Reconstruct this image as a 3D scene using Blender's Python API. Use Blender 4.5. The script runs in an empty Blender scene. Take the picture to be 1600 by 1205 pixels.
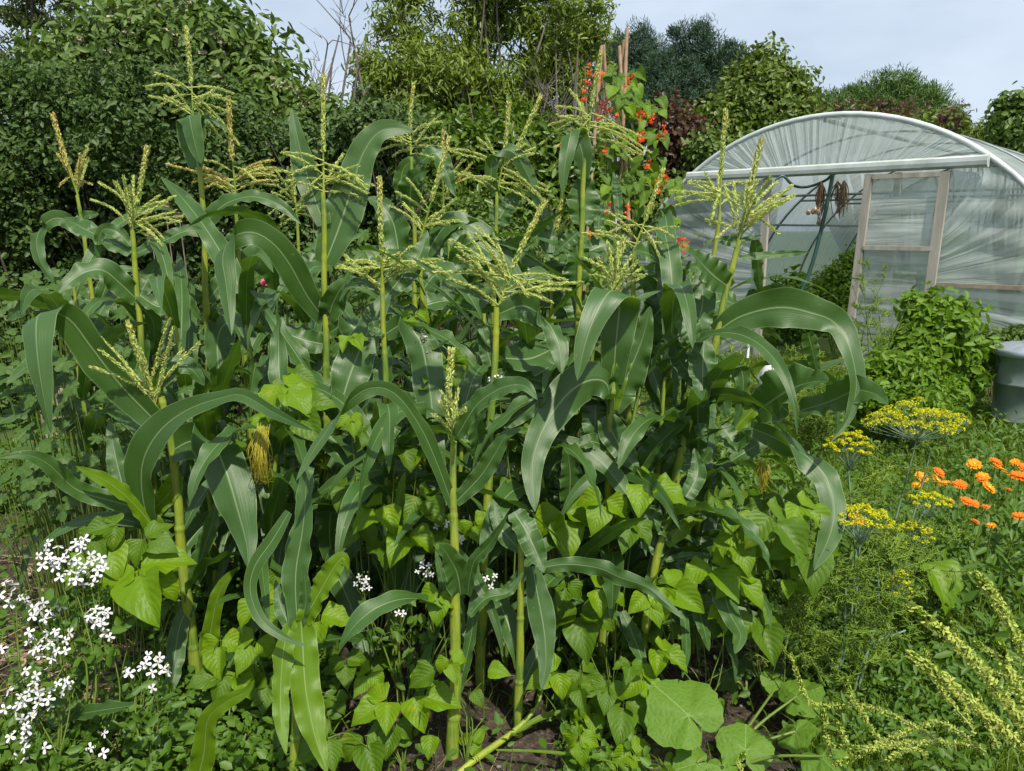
import bpy, math, random
import numpy as np
from mathutils import Vector
PI = math.pi
sc = bpy.context.scene
rnd = random.Random(7)
rg = np.random.default_rng(11)
# ------------------------------------------------------------------ camera
CAMH, PITCH, FPX = 1.55, math.radians(11.4), 1200.0
cam = bpy.data.cameras.new('camera'); co = bpy.data.objects.new('camera', cam)
sc.collection.objects.link(co); sc.camera = co
co.location = (0, 0, CAMH); co.rotation_euler = (PI/2 - PITCH, 0, 0)
cam.sensor_width = 36; cam.lens = 27; cam.clip_end = 3000; cam.clip_start = .02
# ------------------------------------------------------------------ world and sun
SUN_EL, SUN_AZ = math.radians(56), math.radians(158)      # azimuth clockwise from +Y
w = bpy.data.worlds.new('World'); sc.world = w; w.use_nodes = True
nt = w.node_tree; nt.nodes.clear()
out = nt.nodes.new('ShaderNodeOutputWorld'); bg = nt.nodes.new('ShaderNodeBackground')
sky = nt.nodes.new('ShaderNodeTexSky'); sky.sky_type = 'NISHITA'; sky.sun_disc = False
sky.sun_elevation = SUN_EL; sky.sun_rotation = SUN_AZ; sky.dust_density = 1.6
tc = nt.nodes.new('ShaderNodeTexCoord'); mp = nt.nodes.new('ShaderNodeMapping'); mp.inputs['Scale'].default_value = (1.3, 1.3, 3.4)
mp.inputs['Location'].default_value = (.3, .1, .35)
nz = nt.nodes.new('ShaderNodeTexNoise'); nz.inputs['Scale'].default_value = 1.9; nz.inputs['Detail'].default_value = 6; nz.inputs['Roughness'].default_value = .5
cr = nt.nodes.new('ShaderNodeMapRange'); cr.inputs[1].default_value = .3; cr.inputs[2].default_value = .72; cr.inputs[3].default_value = .38; cr.inputs[4].default_value = 1.
mx = nt.nodes.new('ShaderNodeMixRGB'); mx.inputs['Color2'].default_value = (7.0, 8.0, 9.3, 1)
nt.links.new(tc.outputs['Generated'], mp.inputs[0]); nt.links.new(mp.outputs[0], nz.inputs[0]); nt.links.new(nz.outputs[0], cr.inputs[0])
nt.links.new(cr.outputs[0], mx.inputs['Fac']); nt.links.new(sky.outputs[0], mx.inputs['Color1']); nt.links.new(mx.outputs[0], bg.inputs[0])
bg.inputs[1].default_value = .10; nt.links.new(bg.outputs[0], out.inputs[0])
sl = bpy.data.lights.new('sun', 'SUN'); so = bpy.data.objects.new('sun', sl); sc.collection.objects.link(so)
sl.energy = 5.0; sl.angle = math.radians(1.2); sl.color = (1, .94, .82)
sd = Vector((math.sin(SUN_AZ)*math.cos(SUN_EL), math.cos(SUN_AZ)*math.cos(SUN_EL), math.sin(SUN_EL)))
so.rotation_euler = sd.to_track_quat('Z', 'Y').to_euler()
sc.view_settings.view_transform = 'Standard'; sc.view_settings.look = 'None'; sc.view_settings.exposure = 0.2; sc.view_settings.gamma = 1
sc.cycles.transparent_max_bounces = 16; sc.cycles.max_bounces = 8
# ------------------------------------------------------------------ helpers
CAM = np.array([0, 0, CAMH]); FW = np.array([0, math.cos(PITCH), -math.sin(PITCH)]); UPc = np.array([0, math.sin(PITCH), math.cos(PITCH)]); RT = np.array([1., 0, 0])
UP = np.array([0, 0, 1.])
def ray(px, py): return FW + (px-800)/FPX*RT - (py-602.5)/FPX*UPc
def at(px, py, Y): d = ray(px, py); return CAM + d*(Y/d[1])
def atz(px, py, z): d = ray(px, py); return CAM + d*((z-CAMH)/d[2])
def nrm(v): v = np.asarray(v, float); return v/np.maximum(np.linalg.norm(v, axis=-1, keepdims=True), 1e-9)
class MB:
    def __init__(s): s.v = []; s.f = []; s.uv = []; s.n = 0; s.m = []
    def add(s, V, F, UV=None, mi=0):
        V = np.asarray(V, float).reshape(-1, 3); F = np.asarray(F, int)
        s.v.append(V); s.f.append(F + s.n); s.n += len(V)
        s.uv.append(np.zeros((len(V), 2)) if UV is None else np.asarray(UV, float)); s.m.append(np.full(len(F), mi))
        return s
    def build(s, name, mats, parent=None, smooth=True, loc=None):
        if not isinstance(mats, (list, tuple)): mats = [mats]
        me = bpy.data.meshes.new(name)
        if s.n:
            V = np.concatenate(s.v); UV = np.concatenate(s.uv)
            off = np.array(parent['_l']) if parent is not None else (np.array(loc) if loc is not None else np.zeros(3))
            V = V - off
            nl = sum(f.size for f in s.f); nf = sum(len(f) for f in s.f)
            L = np.concatenate([f.ravel() for f in s.f]); T = np.concatenate([np.full(len(f), f.shape[1]) for f in s.f])
            st = np.concatenate([[0], np.cumsum(T)[:-1]])
            me.vertices.add(len(V)); me.vertices.foreach_set('co', V.ravel())
            me.loops.add(nl); me.loops.foreach_set('vertex_index', L.astype(np.int32))
            me.polygons.add(nf); me.polygons.foreach_set('loop_start', st.astype(np.int32)); me.polygons.foreach_set('loop_total', T.astype(np.int32))
            me.polygons.foreach_set('material_index', np.concatenate(s.m).astype(np.int32))
            ul = me.uv_layers.new(name='UVMap'); ul.data.foreach_set('uv', UV[L].ravel())
            me.update(calc_edges=True); me.validate()
            me.polygons.foreach_set('use_smooth', np.full(len(me.polygons), smooth))
        for m in mats: me.materials.append(m)
        o = bpy.data.objects.new(name, me); sc.collection.objects.link(o)
        if parent is not None: o.parent = parent
        elif loc is not None: o.location = loc
        if parent is not None: o['_l'] = list(off)
        else: o['_l'] = list(off if s.n else (0, 0, 0))
        return o
def thing(name, label, cat, loc, group=None):
    o = bpy.data.objects.new(name, None); sc.collection.objects.link(o); o.empty_display_size = .1
    o.location = tuple(float(c) for c in loc); o['_l'] = [float(c) for c in loc]; o['label'] = label; o['category'] = cat
    if group: o['group'] = group
    return o
def tag(o, label=None, cat=None, group=None, kind=None):
    if label: o['label'] = label
    if cat: o['category'] = cat
    if group: o['group'] = group
    if kind: o['kind'] = kind
    return o
def cat_rom(P, n):
    P = np.asarray(P, float)
    if len(P) == 2: t = np.linspace(0, 1, n)[:, None]; return P[0]*(1-t)+P[1]*t
    Q = np.vstack([2*P[0]-P[1], P, 2*P[-1]-P[-2]])
    seg = np.linalg.norm(np.diff(P, axis=0), axis=1); cum = np.concatenate([[0], np.cumsum(seg)])
    u = np.linspace(0, cum[-1], n); out = []
    for x in u:
        i = min(np.searchsorted(cum, x, 'right')-1, len(P)-2); t = (x-cum[i])/max(seg[i], 1e-9)
        p0, p1, p2, p3 = Q[i], Q[i+1], Q[i+2], Q[i+3]
        out.append(.5*((2*p1)+(-p0+p2)*t+(2*p0-5*p1+4*p2-p3)*t*t+(-p0+3*p1-3*p2+p3)*t**3))
    return np.array(out)
def tube(mb, P, r, k=6, mi=0, n=None, cap=True):
    P = np.asarray(P, float)
    if n: P = cat_rom(P, n)
    N = len(P); r = np.interp(np.linspace(0, 1, N), np.linspace(0, 1, len(np.atleast_1d(r))), np.atleast_1d(r)) if np.ndim(r) else np.full(N, r)
    T = nrm(np.gradient(P, axis=0)); ref = np.array([.13, .97, .21]) if abs(T[0][1]) < .8 else np.array([1, .1, .2])
    A = nrm(np.cross(T, ref)); B = np.cross(T, A); a = np.linspace(0, 2*PI, k, endpoint=False)
    V = P[:, None]+r[:, None, None]*(A[:, None]*np.cos(a)[None, :, None]+B[:, None]*np.sin(a)[None, :, None])
    i = np.arange(N-1)[:, None]*k; j = np.arange(k)[None]
    F = np.stack([i+j, i+(j+1) % k, i+k+(j+1) % k, i+k+j], -1).reshape(-1, 4)
    uv = np.stack(np.broadcast_arrays((a/(2*PI))[None, :], np.linspace(0, 1, N)[:, None]), -1).reshape(-1, 2)
    mb.add(V.reshape(-1, 3), F, uv, mi)
    if cap:
        mb.add(V[0], [list(range(k))[::-1]], None, mi); mb.add(V[-1], [list(range(k))], None, mi)
    return mb
def box(mb, c, s, ax=None, mi=0):
    ax = np.eye(3) if ax is None else np.asarray(ax)
    q = np.array([[x, y, z] for x in (-.5, .5) for y in (-.5, .5) for z in (-.5, .5)])*np.array(s)
    V = q@ax+np.array(c)
    F = [[0, 1, 3, 2], [4, 6, 7, 5], [0, 4, 5, 1], [2, 3, 7, 6], [0, 2, 6, 4], [1, 5, 7, 3]]
    mb.add(V, F, q[:, :2]/np.array(s)[:2]+.5, mi); return mb
def beam(mb, a, b, w_, t_, upv, mi=0):
    a = np.array(a, float); b = np.array(b, float); d = nrm(b-a); s_ = nrm(np.cross(upv, d)); u = np.cross(d, s_)
    return box(mb, (a+b)/2, (np.linalg.norm(b-a), w_, t_), np.array([d, s_, u]), mi)
def strip(mb, P, S, Nn, wd, K=7, fold=.12, wave=.08, freq=4., ph=(0, 2), mi=0, cup=0.):
    N = len(P); s = np.linspace(-1, 1, K); v = np.linspace(0, 1, N)
    a = np.abs(s)
    wv = np.where(s[None] < 0, np.sin(2*PI*freq*v[:, None]+ph[0])+.5*np.sin(2*PI*freq*2.3*v[:, None]+ph[1]), np.sin(2*PI*freq*1.13*v[:, None]+ph[1])+.5*np.sin(2*PI*freq*1.9*v[:, None]+ph[0]))
    off = (fold*a[None]**.9-cup*a[None]**2 + wave*a[None]**2.2*wv)*wd[:, None]
    V = P[:, None]+S[:, None]*(s[None, :, None]*wd[:, None, None]*.5)+Nn[:, None]*off[..., None]
    i = np.arange(N-1)[:, None]*K; j = np.arange(K-1)[None]
    F = np.stack([i+j, i+j+1, i+K+j+1, i+K+j], -1).reshape(-1, 4)
    uv = np.stack(np.broadcast_arrays(((s+1)/2)[None, :], v[:, None]), -1).reshape(-1, 2)
    mb.add(V.reshape(-1, 3), F, uv, mi)
# ------------------------------------------------------------------ materials
def newmat(name):
    m = bpy.data.materials.new(name); m.use_nodes = True; t = m.node_tree; t.nodes.clear()
    o = t.nodes.new('ShaderNodeOutputMaterial'); p = t.nodes.new('ShaderNodeBsdfPrincipled'); t.links.new(p.outputs[0], o.inputs[0])
    return m, t, p, o
def nd(t, typ, ins=None, **kw):
    n = t.nodes.new(typ)
    for k, v in kw.items(): setattr(n, k, v)
    for k, v in (ins or {}).items():
        if hasattr(v, 'is_linked') or isinstance(v, bpy.types.NodeSocket): t.links.new(v, n.inputs[k])
        else: n.inputs[k].default_value = v
    return n
def mth(t, op, a, b=0.): 
    return nd(t, 'ShaderNodeMath', {0: a, 1: b}, operation=op).outputs[0]
def ramp(t, f, a, b, c=0., d=1.):
    return nd(t, 'ShaderNodeMapRange', {0: f, 1: a, 2: b, 3: c, 4: d}).outputs[0]
def mixc(t, f, a, b, bt='MIX'):
    return nd(t, 'ShaderNodeMixRGB', {'Fac': f, 'Color1': a, 'Color2': b}, blend_type=bt).outputs[0]
def c4(c): return (c[0], c[1], c[2], 1)
def leafmat(name, c1, c2, trans=(.2, .35, .03), tf=.3, rough=.45, veins=None, spec=.5, vein_col=(.3, .4, .15), nscale=3., bump=.3):
    """c1..c2 vary from leaf to leaf; veins: None, 'corn' or 'pinnate'"""
    c1, c2 = [[max(.002, sum(c)/3+(q-sum(c)/3)*1.14) for q in c] for c in (c1, c2)]; spec *= .72
    m, t, p, o = newmat(name)
    geo = nd(t, 'ShaderNodeNewGeometry'); tcn = nd(t, 'ShaderNodeTexCoord')
    nz = nd(t, 'ShaderNodeTexNoise', {'Vector': tcn.outputs['Object'], 'Scale': nscale, 'Detail': 3.})
    f = mth(t, 'ADD', mth(t, 'MULTIPLY', geo.outputs['Random Per Island'], .6), mth(t, 'MULTIPLY', nz.outputs[0], .5))
    col = mixc(t, f, c4(c1), c4(c2))
    old = nd(t, 'ShaderNodeTexNoise', {'Vector': tcn.outputs['Object'], 'Scale': 28., 'Detail': 4.}).outputs[0]
    col = mixc(t, mth(t, 'MULTIPLY', ramp(t, old, .60, .70, 0., .45), ramp(t, geo.outputs['Random Per Island'], .5, .9)), col, c4([min(.5, c2[0]*1.9), c2[1]*1.15, c2[2]*.8]))
    h = None
    if veins:
        sp = nd(t, 'ShaderNodeSeparateXYZ', {0: tcn.outputs['UV']}); u, v = sp.outputs[0], sp.outputs[1]
        a = mth(t, 'ABSOLUTE', mth(t, 'SUBTRACT', u, .5))
        if veins == 'corn':
            rib = ramp(t, a, .006, .032, 1., 0.); rib = mth(t, 'MULTIPLY', rib, ramp(t, v, .1, .95, 1., .35))
            cmb = nd(t, 'ShaderNodeCombineXYZ', {0: mth(t, 'MULTIPLY', u, 44.), 1: mth(t, 'MULTIPLY', v, 1.2), 2: mth(t, 'MULTIPLY', geo.outputs['Random Per Island'], 30.)})
            st = nd(t, 'ShaderNodeTexNoise', {'Vector': cmb.outputs[0], 'Scale': 1.6, 'Detail': 2.}).outputs[0]
            col = mixc(t, ramp(t, st, .35, .7, 0., .38), col, c4([x*1.6 for x in c2])); col = mixc(t, ramp(t, nd(t, 'ShaderNodeTexNoise', {'Vector': tcn.outputs['Object'], 'Scale': 9., 'Detail': 2.}).outputs[0], .4, .65, 0., .45), col, c4([c1[0]*1.5, c1[1]*1.25, c1[2]*.8]))
            tipf = mth(t, 'MULTIPLY', ramp(t, mth(t, 'ADD', v, mth(t, 'MULTIPLY', st, .12)), .99, 1.04), ramp(t, geo.outputs['Random Per Island'], .66, .74)); col = mixc(t, tipf, col, (.30, .24, .08, 1)); edge = ramp(t, a, .47, .5, 0., .6)
            blot = nd(t, 'ShaderNodeTexNoise', {'Vector': tcn.outputs['Object'], 'Scale': 55., 'Detail': 3.}).outputs[0]
            col = mixc(t, ramp(t, blot, .72, .76, 0., .5), col, (.30, .30, .14, 1))
            col = mixc(t, edge, col, c4(vein_col)); h = mth(t, 'ADD', st, mth(t, 'MULTIPLY', rib, -.8))
            col = mixc(t, mth(t, 'MULTIPLY', rib, .8), col, c4(vein_col))
        elif veins == 'pinnate':
            rib = ramp(t, a, .008, .03, 1., 0.)
            q = mth(t, 'SUBTRACT', mth(t, 'ADD', mth(t, 'MULTIPLY', v, 7.), mth(t, 'MULTIPLY', nz.outputs[0], .8)), mth(t, 'MULTIPLY', a, 5.5))
            fr = mth(t, 'ABSOLUTE', mth(t, 'SUBTRACT', mth(t, 'FRACT', q), .5))
            sv = ramp(t, fr, .0, .05, 1., 0.)
            vv = mth(t, 'MAXIMUM', rib, mth(t, 'MULTIPLY', sv, .6))
            cell = nd(t, 'ShaderNodeTexVoronoi', {'Vector': tcn.outputs['UV'], 'Scale': 26.}).outputs[0]
            col = mixc(t, mth(t, 'MULTIPLY', vv, .55), col, c4(vein_col))
            h = mth(t, 'ADD', mth(t, 'MULTIPLY', fr, 1.6), mth(t, 'MULTIPLY', cell, -.5))
        elif veins == 'radial':
            vv = ramp(t, v, .0, .05, 1., 0.)
            ce = nd(t, 'ShaderNodeTexVoronoi', {'Vector': tcn.outputs['Object'], 'Scale': 55.}, feature='DISTANCE_TO_EDGE').outputs[0]
            vv = mth(t, 'MAXIMUM', vv, ramp(t, ce, .01, .05, .18, 0.))
            col = mixc(t, mth(t, 'MULTIPLY', vv, .6), col, c4(vein_col))
            h = mth(t, 'ADD', mth(t, 'MULTIPLY', v, 1.), mth(t, 'MULTIPLY', ce, 1.5))
    t.links.new(col, p.inputs['Base Color']); p.inputs['Roughness'].default_value = rough
    p.inputs['Specular IOR Level'].default_value = spec
    tr = nd(t, 'ShaderNodeBsdfTranslucent', {'Color': mixc(t, .7, col, c4(trans))})
    mxs = nd(t, 'ShaderNodeMixShader', {0: tf}); t.links.new(p.outputs[0], mxs.inputs[1]); t.links.new(tr.outputs[0], mxs.inputs[2]); t.links.new(mxs.outputs[0], o.inputs[0])
    if h is not None:
        b = nd(t, 'ShaderNodeBump', {'Height': h, 'Strength': bump, 'Distance': .002}); t.links.new(b.outputs[0], p.inputs['Normal'])
    return m
def plain(name, c1, c2=None, rough=.6, scale=8., bump=0., metal=0., spec=.5, stretch=(1, 1, 1), dist=.01):
    m, t, p, o = newmat(name); c2 = c2 or [x*.7 for x in c1]
    tcn = nd(t, 'ShaderNodeTexCoord'); mpn = nd(t, 'ShaderNodeMapping', {0: tcn.outputs['Object'], 'Scale': stretch})
    n = nd(t, 'ShaderNodeTexNoise', {'Vector': mpn.outputs[0], 'Scale': scale, 'Detail': 6., 'Roughness': .6})
    t.links.new(mixc(t, ramp(t, n.outputs[0], .3, .7), c4(c1), c4(c2)), p.inputs['Base Color'])
    p.inputs['Roughness'].default_value = rough; p.inputs['Metallic'].default_value = metal; p.inputs['Specular IOR Level'].default_value = spec
    if bump:
        b = nd(t, 'ShaderNodeBump', {'Height': n.outputs[0], 'Strength': bump, 'Distance': dist}); t.links.new(b.outputs[0], p.inputs['Normal'])
    return m
M = {}
M['corn'] = leafmat('corn_leaf', (.030, .074, .016), (.050, .104, .026), trans=(.16, .32, .008), tf=.25, rough=.43, veins='corn', vein_col=(.30, .40, .19), spec=.75, bump=.35)
M['cornyoung'] = leafmat('corn_leaf_young_backlit', (.085, .165, .015), (.115, .20, .022), trans=(.34, .5, .01), tf=.38, rough=.38, veins='corn', vein_col=(.35, .45, .18), bump=.35)  # yellow-green of young shoots; also used to paint the glow on backlit blades
M['stalk'] = leafmat('corn_stalk', (.17, .25, .012), (.30, .36, .025), trans=(.45, .5, .01), tf=.18, rough=.38, nscale=6.)
def stalkmat():
    m, t, p, o = newmat('corn_stalk_sheath'); tcn = nd(t, 'ShaderNodeTexCoord'); geo = nd(t, 'ShaderNodeNewGeometry')
    mpn = nd(t, 'ShaderNodeMapping', {0: tcn.outputs['Object'], 'Scale': (1, 1, .07)})
    a = nd(t, 'ShaderNodeTexNoise', {'Vector': mpn.outputs[0], 'Scale': 170., 'Detail': 2.}).outputs[0]; b_ = nd(t, 'ShaderNodeTexNoise', {'Vector': tcn.outputs['Object'], 'Scale': 7., 'Detail': 4.}).outputs[0]
    col = mixc(t, ramp(t, b_, .38, .62), (.10, .20, .02, 1), (.30, .35, .02, 1)); col = mixc(t, ramp(t, a, .4, .65, 0., .35), col, (.40, .44, .12, 1))
    sp = nd(t, 'ShaderNodeTexNoise', {'Vector': tcn.outputs['Object'], 'Scale': 60., 'Detail': 4.}).outputs[0]; col = mixc(t, ramp(t, sp, .66, .72, 0., .55), col, (.16, .11, .04, 1))
    t.links.new(col, p.inputs['Base Color']); p.inputs['Roughness'].default_value = .46
    bm = nd(t, 'ShaderNodeBump', {'Height': a, 'Strength': .5, 'Distance': .0015}); t.links.new(bm.outputs[0], p.inputs['Normal'])
    tr = nd(t, 'ShaderNodeBsdfTranslucent', {'Color': (.4, .5, .02, 1)}); ms = nd(t, 'ShaderNodeMixShader', {0: .12, 1: p.outputs[0], 2: tr.outputs[0]}); t.links.new(ms.outputs[0], o.inputs[0]); return m
M['stalk'] = stalkmat()
M['tassel'] = leafmat('tassel', (.38, .48, .14), (.60, .63, .25), trans=(.65, .72, .22), tf=.3, rough=.6, nscale=14.)
M['tasseldry'] = leafmat('tassel_dry', (.52, .40, .15), (.60, .56, .20), trans=(.6, .6, .2), tf=.2, rough=.7, nscale=14.)
M['silk'] = leafmat('silk', (.42, .42, .06), (.5, .4, .10), tf=.2, rough=.4)
M['bean'] = leafmat('bean_leaf', (.065, .145, .010), (.165, .27, .014), trans=(.36, .56, .01), tf=.34, rough=.48, veins='pinnate', vein_col=(.17, .28, .05), bump=.6)
M['beandark'] = leafmat('bean_leaf_dark', (.040, .095, .010), (.095, .17, .014), trans=(.25, .42, .01), tf=.3, rough=.5, veins='pinnate', vein_col=(.12, .20, .04), bump=.6)  # darker bean leaf, for every filler and a share of the other leaves
M['beanstem'] = plain('bean_stem', (.09, .15, .02), (.15, .21, .035), .5)
M['squash'] = leafmat('squash_leaf', (.070, .15, .020), (.125, .22, .032), trans=(.3, .5, .02), tf=.28, rough=.62, veins='radial', vein_col=(.34, .44, .18), bump=1., nscale=30.)
M['veg'] = leafmat('vegetable_leaf', (.028, .066, .012), (.070, .13, .024), trans=(.2, .38, .02), tf=.28, rough=.55, veins='radial', vein_col=(.2, .3, .12), bump=.7)
M['weed'] = leafmat('weed_leaf', (.04, .095, .012), (.10, .18, .028), trans=(.25, .4, .02), tf=.3, rough=.5)
M['grass'] = leafmat('grass_blade', (.06, .12, .012), (.15, .22, .035), trans=(.3, .42, .02), tf=.3, rough=.5)
M['dill'] = leafmat('dill_leaf', (.12, .22, .045), (.26, .36, .06), trans=(.35, .5, .06), tf=.2, rough=.6)
M['dillstem'] = plain('dill_stem', (.15, .24, .15), (.22, .32, .20), .5)
M['umbel'] = leafmat('umbel', (.44, .47, .012), (.62, .60, .02), trans=(.7, .65, .01), tf=.2, rough=.7)
M['spike'] = leafmat('spike', (.30, .40, .07), (.52, .56, .18), trans=(.6, .65, .1), tf=.28, rough=.6)
M['white'] = leafmat('white_petal', (.66, .68, .68), (.72, .69, .74), trans=(.7, .7, .7), tf=.2, rough=.6)
M['yellow'] = plain('flower_centre', (.6, .5, .08), (.5, .45, .1), .7)
M['orange'] = leafmat('orange_petal', (.78, .15, .004), (.80, .26, .01), trans=(.8, .3, .02), tf=.2, rough=.6)
M['amber'] = leafmat('amber_petal', (.80, .26, .006), (.82, .38, .015), trans=(.8, .4, .02), tf=.2, rough=.6)
M['red'] = leafmat('red_flower', (.75, .06, .02), (.80, .12, .03), trans=(.8, .1, .02), tf=.25, rough=.6)
M['pink'] = leafmat('pink_petal', (.7, .06, .15), (.7, .2, .35), trans=(.8, .1, .2), tf=.2, rough=.6)
M['bark'] = plain('bark', (.10, .075, .05), (.05, .04, .03), .9, 20., .6)
M['twig'] = plain('twig', (.20, .17, .13), (.12, .10, .08), .8, 20.)
M['cane'] = plain('cane', (.42, .29, .17), (.26, .17, .10), .7, 30.)
M['wood'] = plain('weathered_wood', (.44, .41, .35), (.24, .22, .18), .85, 14., .5, stretch=(1, 1, .12))
M['woodl'] = plain('old_board', (.36, .29, .22), (.20, .16, .12), .85, 9., .4)
M['beam'] = plain('white_beam', (.58, .62, .61), (.36, .41, .36), .45, 5.)
M['tube'] = plain('white_hoop_tape', (.62, .66, .66), (.42, .47, .44), .4, 5.)
M['steel'] = plain('steel_tube', (.22, .25, .25), (.15, .17, .17), .45, 6., metal=.5)
M['pipe'] = plain('dark_green_pipe', (.02, .06, .05), (.03, .08, .06), .4)
M['zinc'] = plain('galvanised', (.30, .36, .34), (.21, .27, .25), .42, 5., .1, metal=.35)
M['zincl'] = plain('galvanised_lid', (.46, .50, .53), (.38, .42, .46), .34, 4., .15, metal=.6)
M['onion'] = plain('onion_bulb', (.50, .38, .24), (.40, .22, .12), .5)
M['dry'] = plain('dry_stems', (.24, .16, .09), (.14, .09, .05), .9)
M['litter'] = plain('dead_litter', (.34, .25, .16), (.20, .13, .08), .9, 25.)
M['stone'] = plain('stone', (.42, .24, .15), (.30, .17, .11), .9, 18., .5)
M['pebble'] = plain('pebble', (.22, .19, .17), (.12, .10, .09), .9, 30., .4)
M['sack'] = plain('white_sack', (.72, .73, .74), (.62, .63, .64), .6, 6., .3)
# crowns
M['hedge'] = leafmat('hedge_leaf', (.024, .056, .012), (.072, .118, .026), trans=(.1, .2, .02), tf=.18, rough=.5, spec=.45)
M['shrub'] = leafmat('flowering_shrub_leaf', (.050, .10, .018), (.12, .18, .04), trans=(.15, .26, .02), tf=.22, rough=.52)
M['cream'] = leafmat('cream_blossom', (.46, .44, .33), (.34, .30, .22), tf=.15, rough=.8)
M['feather'] = leafmat('feathery_leaf', (.06, .105, .028), (.13, .15, .05), trans=(.2, .3, .04), tf=.25, rough=.5)
M['willow'] = leafmat('willow_leaf', (.078, .125, .020), (.175, .24, .038), trans=(.28, .36, .05), tf=.28, rough=.45)
M['laurel'] = leafmat('laurel_leaf', (.045, .090, .012), (.105, .165, .022), trans=(.2, .35, .03), tf=.25, rough=.38)
M['pine'] = leafmat('pine_needle', (.028, .062, .038), (.055, .10, .062), tf=.1, rough=.55)
M['pine2'] = leafmat('bright_pine_needle', (.055, .11, .028), (.11, .18, .05), tf=.12, rough=.55)
M['broad'] = leafmat('broad_leaf', (.055, .10, .018), (.12, .17, .03), trans=(.25, .33, .03), tf=.25, rough=.45)
M['purple'] = leafmat('purple_leaf', (.05, .024, .018), (.085, .055, .030), trans=(.22, .10, .05), tf=.25, rough=.45)
M['potato'] = leafmat('potato_leaf', (.065, .14, .014), (.14, .23, .026), trans=(.3, .5, .04), tf=.3, rough=.5)
# film
def film(name, base, streak, uvs, alpha0, alpha1, greenish=0.):
    m, t, p, o = newmat(name)
    tcn = nd(t, 'ShaderNodeTexCoord'); mpn = nd(t, 'ShaderNodeMapping', {0: tcn.outputs['UV'], 'Scale': uvs})
    n = nd(t, 'ShaderNodeTexNoise', {'Vector': mpn.outputs[0], 'Scale': 1., 'Detail': 3., 'Distortion': .4})
    n2 = nd(t, 'ShaderNodeTexNoise', {'Vector': tcn.outputs['Object'], 'Scale': 1.3, 'Detail': 5.})
    f = ramp(t, n.outputs[0], .40, .64)
    col = mixc(t, ramp(t, n2.outputs[0], .4, .75, 0., .7), c4(base), (.42, .50, .36, 1))
    t.links.new(mixc(t, mth(t, 'MULTIPLY', f, .5), col, c4(streak)), p.inputs['Base Color'])
    p.inputs['Roughness'].default_value = .28; p.inputs['Specular IOR Level'].default_value = .6
    b = nd(t, 'ShaderNodeBump', {'Height': n.outputs[0], 'Strength': 1., 'Distance': .06}); t.links.new(b.outputs[0], p.inputs['Normal'])
    trl = nd(t, 'ShaderNodeBsdfTranslucent', {'Color': (.60, .67, .64, 1)})
    ms = nd(t, 'ShaderNodeMixShader', {0: .45, 1: p.outputs[0], 2: trl.outputs[0]})
    tp = nd(t, 'ShaderNodeBsdfTransparent', {'Color': (.93, .96, .95, 1)})
    a = mth(t, 'ADD', mth(t, 'MULTIPLY', f, alpha1-alpha0), alpha0); a = mth(t, 'ADD', a, mth(t, 'MULTIPLY', ramp(t, n2.outputs[0], .4, .7), .15))
    mo = nd(t, 'ShaderNodeMixShader', {0: a, 1: tp.outputs[0], 2: ms.outputs[0]}); t.links.new(mo.outputs[0], o.inputs[0])
    return m
M['film_side'] = film('tunnel_film', (.46, .53, .51), (.70, .75, .75), (30, 1.2, 1), .70, .84)
M['film_top'] = film('tunnel_film_gable', (.50, .56, .60), (.90, .92, .94), (44, .22, 1), .46, .80)
M['film_end'] = film('tunnel_film_end', (.40, .47, .46), (.82, .85, .85), (.45, 11, 1), .50, .80)
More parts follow.
